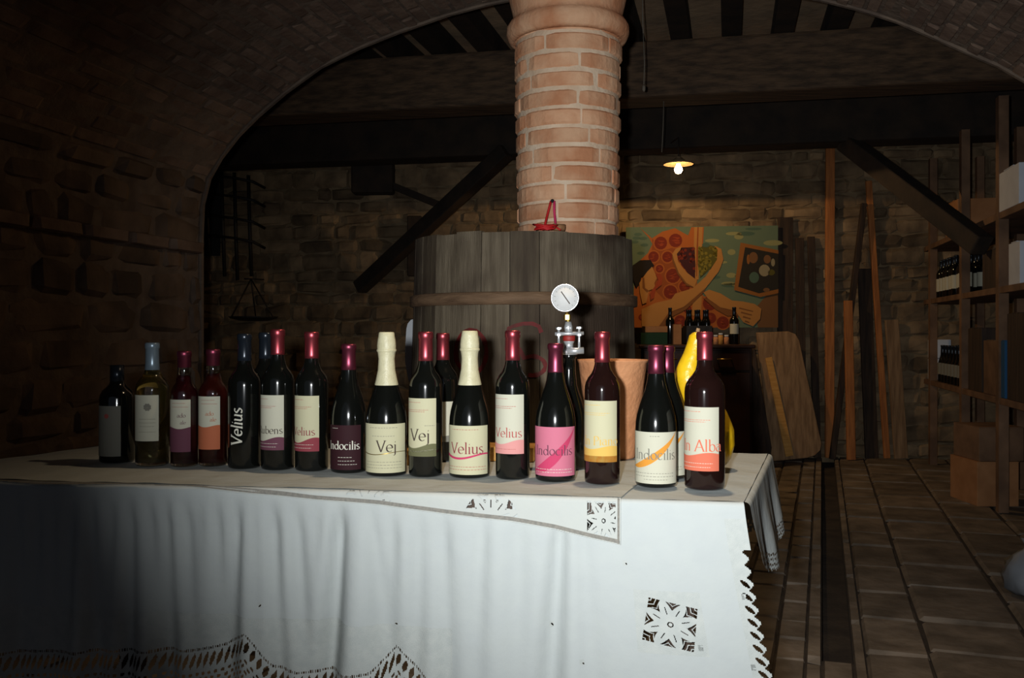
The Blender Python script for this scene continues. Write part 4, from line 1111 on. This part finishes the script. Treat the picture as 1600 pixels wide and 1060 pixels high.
# ------------------------------------------------------------------ far room: sideboard and what stands on it
SBT = .985; sx0, sx1 = 1.02, 1.90; sy0, sy1 = 7.18, 7.62
sb = thing('sideboard', 'dark polished wooden sideboard below the painting', 'sideboard', ((sx0+sx1)/2, 7.4, 0))
mb = MB(); mb.span(sx0, sx1, sy0+.02, sy1, .08, SBT-.03); mb.build('body', M_furn, sb, bevel=.004)
mb = MB(); mb.span(sx0-.02, sx1+.02, sy0-.01, sy1+.01, SBT-.03, SBT); mb.build('top', M_furn, sb, bevel=.008)
for k in range(2):
    x0 = sx0+.02+k*.43; mb = MB(); mb.span(x0, x0+.41, sy0, sy0+.022, .12, .76); dd = mb.build('door', M_furn, sb, bevel=.004)
    mb = MB(); mb.lathe([(.012, 0), (.014, .012), (.008, .02)], (x0+(.37 if k == 0 else .04), sy0-.001, .5), 12, R=face); mb.build('knob', M_brass, dd)
    mb = MB(); mb.span(x0, x0+.41, sy0, sy0+.022, .78, .94); dd = mb.build('drawer', M_furn, sb, bevel=.004)
    mb = MB(); mb.tube([(x0+.15, sy0-.018, .87), (x0+.26, sy0-.018, .87)], .006); mb.tube([(x0+.15, sy0-.018, .87), (x0+.15, sy0+.004, .87)], .004); mb.tube([(x0+.26, sy0-.018, .87), (x0+.26, sy0+.004, .87)], .004); mb.build('handle', M_brass, dd)
for x_ in (sx0+.05, sx1-.05):
    for y_ in (sy0+.06, sy1-.05): mb = MB(); mb.box((x_, y_, .04), (.06, .06, .08)); mb.build('foot', M_furn, sb)
def simple_box(name, px0, px1, py0, py1, D, dep, m, lb, cat, zbase=None, grp=None, tape=False):
    A = P(px0, py1, D); B = P(px1, py0, D); z0 = zbase if zbase is not None else A.z; z1 = B.z
    if z1 < z0+.03: z1 = z0+.06
    root = thing(name, lb, cat, ((A.x+B.x)/2, D+dep/2, z0), 0, grp)
    mb = MB(); mb.span(A.x, B.x, D, D+dep, z0, z1-.004); mb.build('body', m, root, bevel=.003)
    mb = MB(); mx = (A.x+B.x)/2
    mb.span(A.x, mx-.002, D, D+dep, z1-.004, z1); mb.span(mx+.002, B.x, D, D+dep, z1-.004, z1); mb.build('flap', m, root)
    return root
gbx = simple_box('green_box', 1001, 1043, 520, 540, 7.22, .22, M_green, 'dark green flat box on the sideboard, under the orange brown carton', 'box', SBT)
zg = P(0, 520, 7.22).z
simple_box('small_carton', 1008, 1043, 510, 520, 7.24, .18, M_card, 'flat orange brown carton on top of the green box', 'box', zg+.001)
simple_box('tall_carton', 1052, 1065, 507, 540, 7.24, .07, M_card, 'narrow upright brown carton standing on the sideboard', 'box', SBT)
# generic background bottle
def small_bottle(loc, H=.30, r=.037, lab=None, lb='', cat='wine bottle', grp=None, kind='bordeaux', name='wine_bottle', rz=0, cap=M_capbk, labz=(.06, .15)):
    root = thing(name, lb, cat, loc, rz, grp); pf = bprof(kind, r, H); mb = MB(); mb.lathe(pf, n=20); mb.build('glass', M_glass, root, world=False)
    z0 = H*.8; mb = MB(); mb.lathe([(at_r(pf, z0)+.0007, z0)]+[(q[0]+.0007, q[1]) for q in pf if q[1] > z0+.002], n=16, close=False); mb.build('capsule', cap, root, world=False)
    if lab: cpatch(r+.0006, -1.3, 1.3, lambda t: labz[0], lambda t: labz[1], n=14, nz=1).build('label', lab, root, world=False, fixn=False)
    return root
q = P(1047, 540, 7.5); small_bottle((q.x, 7.5, SBT), lb='plain dark bottle on the sideboard behind the narrow carton')
q = P(1147, 540, 7.32); small_bottle((q.x, 7.32, SBT), lab=M_lw, lb='dark bottle with a square ivory label at the end of the sideboard', labz=(.085, .165))
cr = thing('bottle_crate', 'black crate holding six dark bottles on the sideboard', 'crate', (P(1092, 0, 7.35).x, 7.35, SBT))
cx0 = P(1072, 0, 7.3).x; cx1 = P(1112, 0, 7.3).x
for (x0, x1, y0, y1) in ((cx0, cx1, 7.28, 7.29), (cx0, cx1, 7.44, 7.45), (cx0, cx0+.01, 7.29, 7.44), (cx1-.01, cx1, 7.29, 7.44)):
    mb = MB(); mb.span(x0, x1, y0, y1, SBT, SBT+.15); mb.build('side_panel', M_iron, cr)
mb = MB(); mb.span(cx0, cx1, 7.28, 7.45, SBT, SBT+.008); mb.build('base', M_iron, cr)
proto = None
for k in range(6):
    x_ = cx0+.035+(k % 3)*.068; y_ = 7.325+(k//3)*.08; r_ = .03
    if proto is None: proto = small_bottle((x_, y_, SBT+.009), H=.27, r=.029, lb='dark capped bottle in the black crate on the sideboard', grp='dark bottles in the crate'); 
    else: o = copy_tree(proto); o.location = (x_, y_, SBT+.009)
    (o if k else proto)['label'] = '%s dark capped bottle in the %s row of the black crate' % (('first', 'middle', 'last')[k % 3], ('front', 'rear')[k//3])
pj = None
for k, (px_, hh) in enumerate(((1118, .075), (1126, .09), (1135, .075))):
    q = P(px_, 0, 7.30); root = thing('glass_jar', ['small tan jar beside the black crate', 'taller tan jar in the middle of three jars', 'small tan jar beside the ivory labelled bottle'][k], 'jar', (q.x, 7.30, SBT), 0, 'jars on the sideboard')
    mb = MB(); mb.lathe([(0, 0), (.018, 0), (.02, .004), (.02, hh-.02), (.015, hh-.012), (.015, hh-.01)], n=16); mb.build('vessel', M_terra if k != 1 else M_kraft, root, world=False)
    mb = MB(); mb.lathe([(.017, hh-.012), (.017, hh)], n=16); mb.build('lid', M_whitebox, root, world=False)

# ------------------------------------------------------------------ boards leaning on the back wall
def plank(tx, ty, bx, by, w, th, m, name, lb, cat='board', Doff=.1, topoff=.06, poly=None):
    Db = (EYE*FX)/(by-HY); B = P(bx, by, Db); B.z = 0
    T = wallp(tx, ty, topoff)
    if T.y < B.y: B = Vector(((bx-800)/FX*(T.y-.02), T.y-.02, 0))
    mb = MB(); d = (T-B).normalized(); mb.bar(B+Vector((0, 0, th*.5*abs(d.y)+.002)), T, w, th, up=(0, 1, 0))
    o = mb.build(name, m, bevel=.004); tag(o, lb, cat); return o
plank(1297, 232, 1296, 716, .075, .03, M_wood, 'pine_plank', 'tall straight orange pine plank, the widest and brightest leaning on the stone wall')
plank(1357, 283, 1386, 712, .05, .03, M_wood, 'pine_plank', 'thinner orange pine plank leaning slightly, next to the brightest plank')
plank(1393, 500, 1408, 712, .115, .025, M_woodp, 'pale_board', 'short broad pale board leaning beside the thin orange plank')
plank(1227, 340, 1226, 712, .13, .03, M_woodd, 'dark_board', 'dark broad board standing against the edge of the painting')
plank(1249, 372, 1254, 712, .07, .03, M_woodd, 'dark_board', 'narrow dark board between the painting and the orange plank')
plank(1267, 370, 1277, 712, .06, .03, M_woodd, 'dark_board', 'dark brown batten just beside the brightest orange plank')
plank(1350, 318, 1300, 700, .045, .04, M_woodd, 'dark_pole', 'dark pole slanting across between the two orange planks', 'pole', topoff=.12)
plank(1350, 420, 1362, 712, .11, .03, M_woodd, 'dark_board', 'wide dark board filling the gap behind the thin orange plank')
plank(1325, 470, 1330, 712, .07, .03, M_wood, 'short_batten', 'short reddish batten leaning low between the two orange planks', topoff=.18)
# big tan leaning panel
def lean(pts, Dtop, Dbot, ytop, ybot, th):
    def f(x, y, s):
        k = (y-ytop)/(ybot-ytop); q = P(x, y, Dtop+(Dbot-Dtop)*k); q.y += th*s; return q
    return f
Dbt = EYE*FX/(722-HY)
tp = thing('tan_board', 'big tan wooden panel with a rounded corner leaning beside the sideboard', 'panel', (P(1230, 0, Dbt).x, Dbt, 0))
f = lean(None, 7.72, Dbt, 518, 722, .03)
mb = MB(); mb.prism([(1182, 520), (1232, 518), (1243, 522), (1249, 532), (1284, 694), (1282, 704), (1274, 712), (1262, 716), (1206, 721.5)], f); mb.build('board', M_woodp, tp, bevel=.006)
f = lean(None, 7.69, Dbt-.03, 518, 722, .012)
mb = MB(); mb.prism([(1196, 560), (1206, 558), (1240, 712), (1228, 714)], f); mb.build('batten', M_kraft, tp)
Dc2 = EYE*FX/(724-HY)-.03
f = lean(None, 7.62, Dc2, 540, 724, .03)
mb = MB(); mb.prism([(1166, 548), (1180, 545), (1206, 700), (1203, 722), (1172, 722)], f); o = mb.build('dark_board', M_woodd, bevel=.006); tag(o, 'dark greenish panel leaning between the sideboard and the tan panel', 'panel')

# knee braces and iron things
mb = MB(); mb.bar(wallp(562, 450, .07), P(792, 236, 7.35), .12, .12); o = mb.build('brace_beam', M_joist, bevel=.01); tag(o, 'long dark timber brace slanting up to the ceiling beam beside the brick column', 'timber brace', kind='structure')
mb = MB(); mb.bar(P(1322, 222, 6.95), P(1535, 385, 5.75), .13, .13); o = mb.build('brace_beam', M_joist, bevel=.01); tag(o, 'long dark timber brace slanting down to the bottle shelves', 'timber brace', kind='structure')
mb = MB(); mb.bar(wallp(585, 252, .02), wallp(585, 305, .02), .38, .3); o = mb.build('timber_block', M_joist, bevel=.02); tag(o, 'dark square timber corbel block on the stone wall under the beam', 'corbel', kind='structure')
mb = MB(); mb.bar(wallp(600, 285, .1), wallp(690, 322, .08), .06, .06); o = mb.build('short_rafter', M_joist); tag(o, 'short dark timber slanting down from the corbel block', 'timber', kind='structure')
mb = MB(); mb.bar(wallp(648, 338, .08), wallp(648, 432, .08), .13, .08); o = mb.build('wall_mounted_timber', M_joist, bevel=.01); tag(o, 'short upright dark timber fixed on the wall under the long brace', 'timber', kind='structure')
rk = thing('hanging_iron_rack', 'black iron rack of upright rods and curved prongs hanging on the stone wall', 'iron rack', wallp(360, 260, .02))
for x_, y0, y1 in ((322, 276, 400), (346, 272, 432), (366, 270, 438), (388, 274, 432)):
    mb = MB(); mb.tube([wallp(x_, y0, .10), wallp(x_+2, (y0+y1)/2, .10), wallp(x_+5, y1, .10)], .017, 8); mb.build('upright_rod', M_iron, rk)
for y_ in (280, 309, 343, 374):
    mb = MB(); mb.tube([wallp(318, y_-8, .02), wallp(330, y_-6, .12), wallp(365, y_-2, .13), wallp(395, y_+4, .13), wallp(414, y_+14, .02)], [.010, .012, .012, .013, .013], 8); mb.build('prong', M_iron, rk)
mb = MB(); mb.prism([(316, 268), (340, 262), (346, 330), (344, 400), (318, 400)], lambda x, y, s: wallp(x, y, .05+.03*s)); mb.build('jamb_shadow_plate', M_iron, rk)  # dark plate standing in for the arch jamb's shadow on the wall
hs_ = thing('hanging_scale_pan', 'old iron scale pan hanging by thin rods below the iron rack', 'scale pan', wallp(395, 437, .15))
mb = MB(); ctr = wallp(396, 497, .25); mb.lathe([(0, -.03), (.12, -.025), (.2, -.005), (.22, .012), (.20, .0), (.1, -.012), (0, -.016)], ctr, 28); mb.build('pan', M_iron, hs_)
hkp = wallp(392, 436, .25)
for k in range(3):
    an = radians(100+120*k); e = ctr+Vector((.21*cos(an), .21*sin(an), .0)); mb = MB(); mb.tube([hkp, e], .006, 6); mb.build('hanging_rod', M_iron, hs_)
mb = MB(); mb.tube([hkp+Vector((-.06, 0, 0)), hkp+Vector((-.0, 0, 0)), wallp(412, 437, .02)], .007, 6); mb.build('bracket', M_iron, hs_)

# ------------------------------------------------------------------ pendant lamp and hanging cords
zs = EYE+(HY-256)/FX*LD
la = thing('pendant_lamp', 'small lit bulb under a flat enamel shade hanging from the ceiling beam', 'lamp', (LX, LD, zs))
mb = MB(); mb.lathe([(.112, -.006), (.105, .004), (.06, .02), (.022, .03), (.018, .05), (0, .052)], (LX, LD, zs), 32, close=False); mb.lathe([(0, .048), (.018, .046), (.06, .017), (.104, .001), (.112, -.006)], (LX, LD, zs), 32, close=False); mb.build('shade', M_shade, la)
mb = MB(); mb.lathe([(0, -.078), (.02, -.072), (.031, -.052), (.03, -.036), (.018, -.014), (.013, .0), (0, .002)], (LX, LD, zs), 20); bo = mb.build('bulb', M_bulb, la)
bo.visible_shadow = True
mb = MB(); mb.tube([(LX, LD, zs+.045), (LX, LD, zs+.2), (LX-.02, LD+.2, 2.56)], .004, 6); mb.build('cord', M_woodd, la)
mb = MB(); mb.tube([P(1037, 160, 5.9), P(1036, 200, 5.9), P(1034, 238, 5.9)], .003, 6); mb.tube([P(1037, 160, 5.9), P(1037, 110, 6.0), Vector((P(1037, 0, 6).x, 5.98, 2.60))], .003, 6); o = mb.build('light_string', M_cordw); tag(o, 'thin pale cord hanging from the beam above the lit lamp', 'cord')
mb = MB(); mb.tube([P(1005, 52, 4.9), P(1007, 100, 4.9), P(1006, 132, 4.9)], .0028, 6); mb.lathe([(0, -.02), (.009, -.01), (.009, .01), (0, .02)], P(1006, 138, 4.9), 8); mb.tube([P(1005, 52, 4.9), P(1004, 20, 4.9), Vector((P(1004, 0, 4.9).x, 4.9, 3.08))], .003, 6); o = mb.build('pull_string', M_cordw); tag(o, 'pale pull cord with a small knob hanging beside the column capital', 'cord')

# ------------------------------------------------------------------ shelves on the right
SO = Vector((2.97, 5.7, 0)); SV = Vector((sin(radians(14)), cos(radians(14)), 0)); SU = Vector((cos(radians(14)), -sin(radians(14)), 0)); RS = Matrix.Rotation(-radians(14), 3, 'Z')
def sp(g, d, z): q = SO+SV*g+SU*d; q.z = z; return q
SD = .42; SHL = [.12, .69, 1.355, 1.80]
sh = thing('bottle_shelving', 'tall rough wooden shelving with bottles and boxes along the side of the cellar', 'shelf unit', sp(.5, SD/2, 0))
for g in (-1.2, -.22, .72, 1.80):
    for d in (.035, SD-.035):
        zt2 = 2.50; mb = MB(); mb.box(sp(g, d, zt2/2), (.055, .07, zt2), RS); mb.build('upright', M_shelfw, sh)
for z in SHL[1:]:
    mb = MB(); mb.box(sp(.39, SD/2, z-.02), (SD-.02, 3.30, .04), RS); mb.build('shelf_board', M_shelfw, sh, bevel=.003)
def on_shelf(g, d, z, name, sz, m, lb, cat, grp=None):
    root = thing(name, lb, cat, sp(g, d, z), -radians(14), grp)
    mb = MB(); mb.box((0, 0, sz[2]/2), (sz[0], sz[1], sz[2]-.0)); mb.build('body', m, root, world=False, bevel=.004)
    mb = MB(); mb.box((0, 0, sz[2]+.002), (sz[0]*1.01, sz[1]*.48, .004)); mb.build('flap', m, root, world=False)
    return root
ORD = ['first', 'second', 'third', 'fourth', 'fifth', 'sixth', 'seventh', 'eighth', 'ninth']
pw = small_bottle(sp(1.6, .06, SHL[2]), lab=M_lw, lb='dark labelled bottle crowded on the upper bottle shelf', grp='bottles on the upper shelf', rz=-radians(50), labz=(.05, .15))
first = True
for i in range(9):
    for j in range(2):
        g = 1.62-i*.105; d = .07+.1*j
        if abs(g-.72) < .06: continue
        o = pw if first else copy_tree(pw); first = False
        o.location = sp(g, d+random.uniform(-.01, .01), SHL[2]+.001); o['label'] = '%s dark labelled bottle from the far end in the %s row of the upper shelf' % (ORD[i], ('front', 'rear')[j])
pw2 = small_bottle(sp(1.6, .06, SHL[1]), lab=M_lgr, lb='dark bottle crowded on the lower bottle shelf', grp='bottles on the lower shelf', rz=-radians(50), kind='burgundy', H=.29)
first = True
for i in range(7):
    for j in range(2):
        g = 1.60-i*.11; d = .07+.11*j
        o = pw2 if first else copy_tree(pw2); first = False
        o.location = sp(g, d, SHL[1]+.001); o['label'] = '%s dark bottle from the far end in the %s row of the lower shelf' % (ORD[i], ('front', 'rear')[j])
on_shelf(1.98-.0, .12, SHL[1]-.0, 'white_box', (.16, .10, .17), M_whitebox, 'small white box on the far end of the lower bottle shelf, under its twin', 'box')
on_shelf(1.98, .12, SHL[1]+.178, 'white_box', (.16, .10, .15), M_whitebox, 'small white box stacked on another at the far end of the lower shelf', 'box')
on_shelf(.42, .20, SHL[1], 'wooden_crate', (.34, .36, .42), M_woodd, 'dark wooden crate beside the bottles on the lower shelf', 'crate')
on_shelf(.02, .20, SHL[1], 'wooden_crate', (.34, .34, .34), M_shelfw, 'brown wooden crate on the lower shelf next to the blue can', 'crate')
on_shelf(-.56, .17, SHL[1], 'dark_carton', (.30, .36, .50), M_woodd, 'tall dark carton on the lower shelf at the edge of the picture', 'box')
o = on_shelf(-.31, .06, SHL[1]+.001, 'blue_can', (.09, .08, .34), M_blue, 'narrow blue can standing on the lower shelf', 'can')
on_shelf(-.45, .16, SHL[3], 'white_carton', (.30, .40, .23), M_whitebox, 'large white carton on the top shelf', 'box')
on_shelf(-.52, .16, SHL[2], 'white_carton', (.28, .22, .24), M_whitebox, 'white carton on the middle shelf under the large white one', 'box')
on_shelf(.05, .18, SHL[2], 'dark_carton', (.30, .34, .24), M_woodd, 'dark carton on the middle shelf beside the crowded bottles', 'box')
on_shelf(1.2, .2, SHL[3], 'brown_carton', (.3, .4, .26), M_card, 'brown carton on the top shelf above the crowded bottles', 'box')
#on_shelf(.3, .2, SHL[0], 'brown_carton', (.3, .4, .3), M_shelfw, 'brown carton on the bottom shelf', 'box')
# cardboard cartons on the floor in front of the shelf
for k, (x0, x1, y0, y1, m, lb) in enumerate(((1527, 1592, 722, 792, M_card, 'cardboard carton on the floor in front of the shelving, under a darker one'),)):
    D0 = EYE*FX/(y1-HY); simple_box('cardboard_carton', x0, x1, y0, y1, D0, .35, m, lb, 'box', .0)
z_ = P(0, 722, EYE*FX/(792-HY)).z
simple_box('dark_carton', 1530, 1600, 668, 720, EYE*FX/(792-HY)+.01, .33, M_shelfw, 'darker brown carton stacked on the cardboard one on the floor', 'box', z_+.001)
mb = MB(); q = sp(.72, -.002, .0); D_ = q.y; mb.box(sp(.72, -.003, EYE+(HY-735)/FX*D_), (.004, .045, .045), RS); mb.build('price_tag', M_whitebox, sh)
# white bag on the floor at the frame's edge
M_bag = mat('thin_plastic', rgb(120, 124, 130), None, .6)
rn = random.Random(9); bg = P(1622, 945, EYE*FX/(942-HY)); mb = MB(); vs = []; n = 20; fs = []
pf = [(0, 0), (.09, 0), (.12, .02), (.13, .07), (.12, .12), (.09, .16), (.05, .185), (.045, .20), (.06, .23), (.0, .225)]
for r_, z in pf:
    for k in range(n): a_ = 2*pi*k/n; rr = r_*(1+.12*sin(a_*5+z*30)+rn.uniform(-.05, .05)); vs.append((bg.x+.06+rr*cos(a_), bg.y+.1+rr*sin(a_), z+.001))
for i in range(len(pf)-1):
    for k in range(n): fs.append((i*n+k, i*n+(k+1) % n, (i+1)*n+(k+1) % n, (i+1)*n+k))
mb.add(vs, fs, 0, True); o = mb.build('white_bag', M_bag); tag(o, 'crumpled white plastic bag on the paving at the edge of the picture', 'bag')
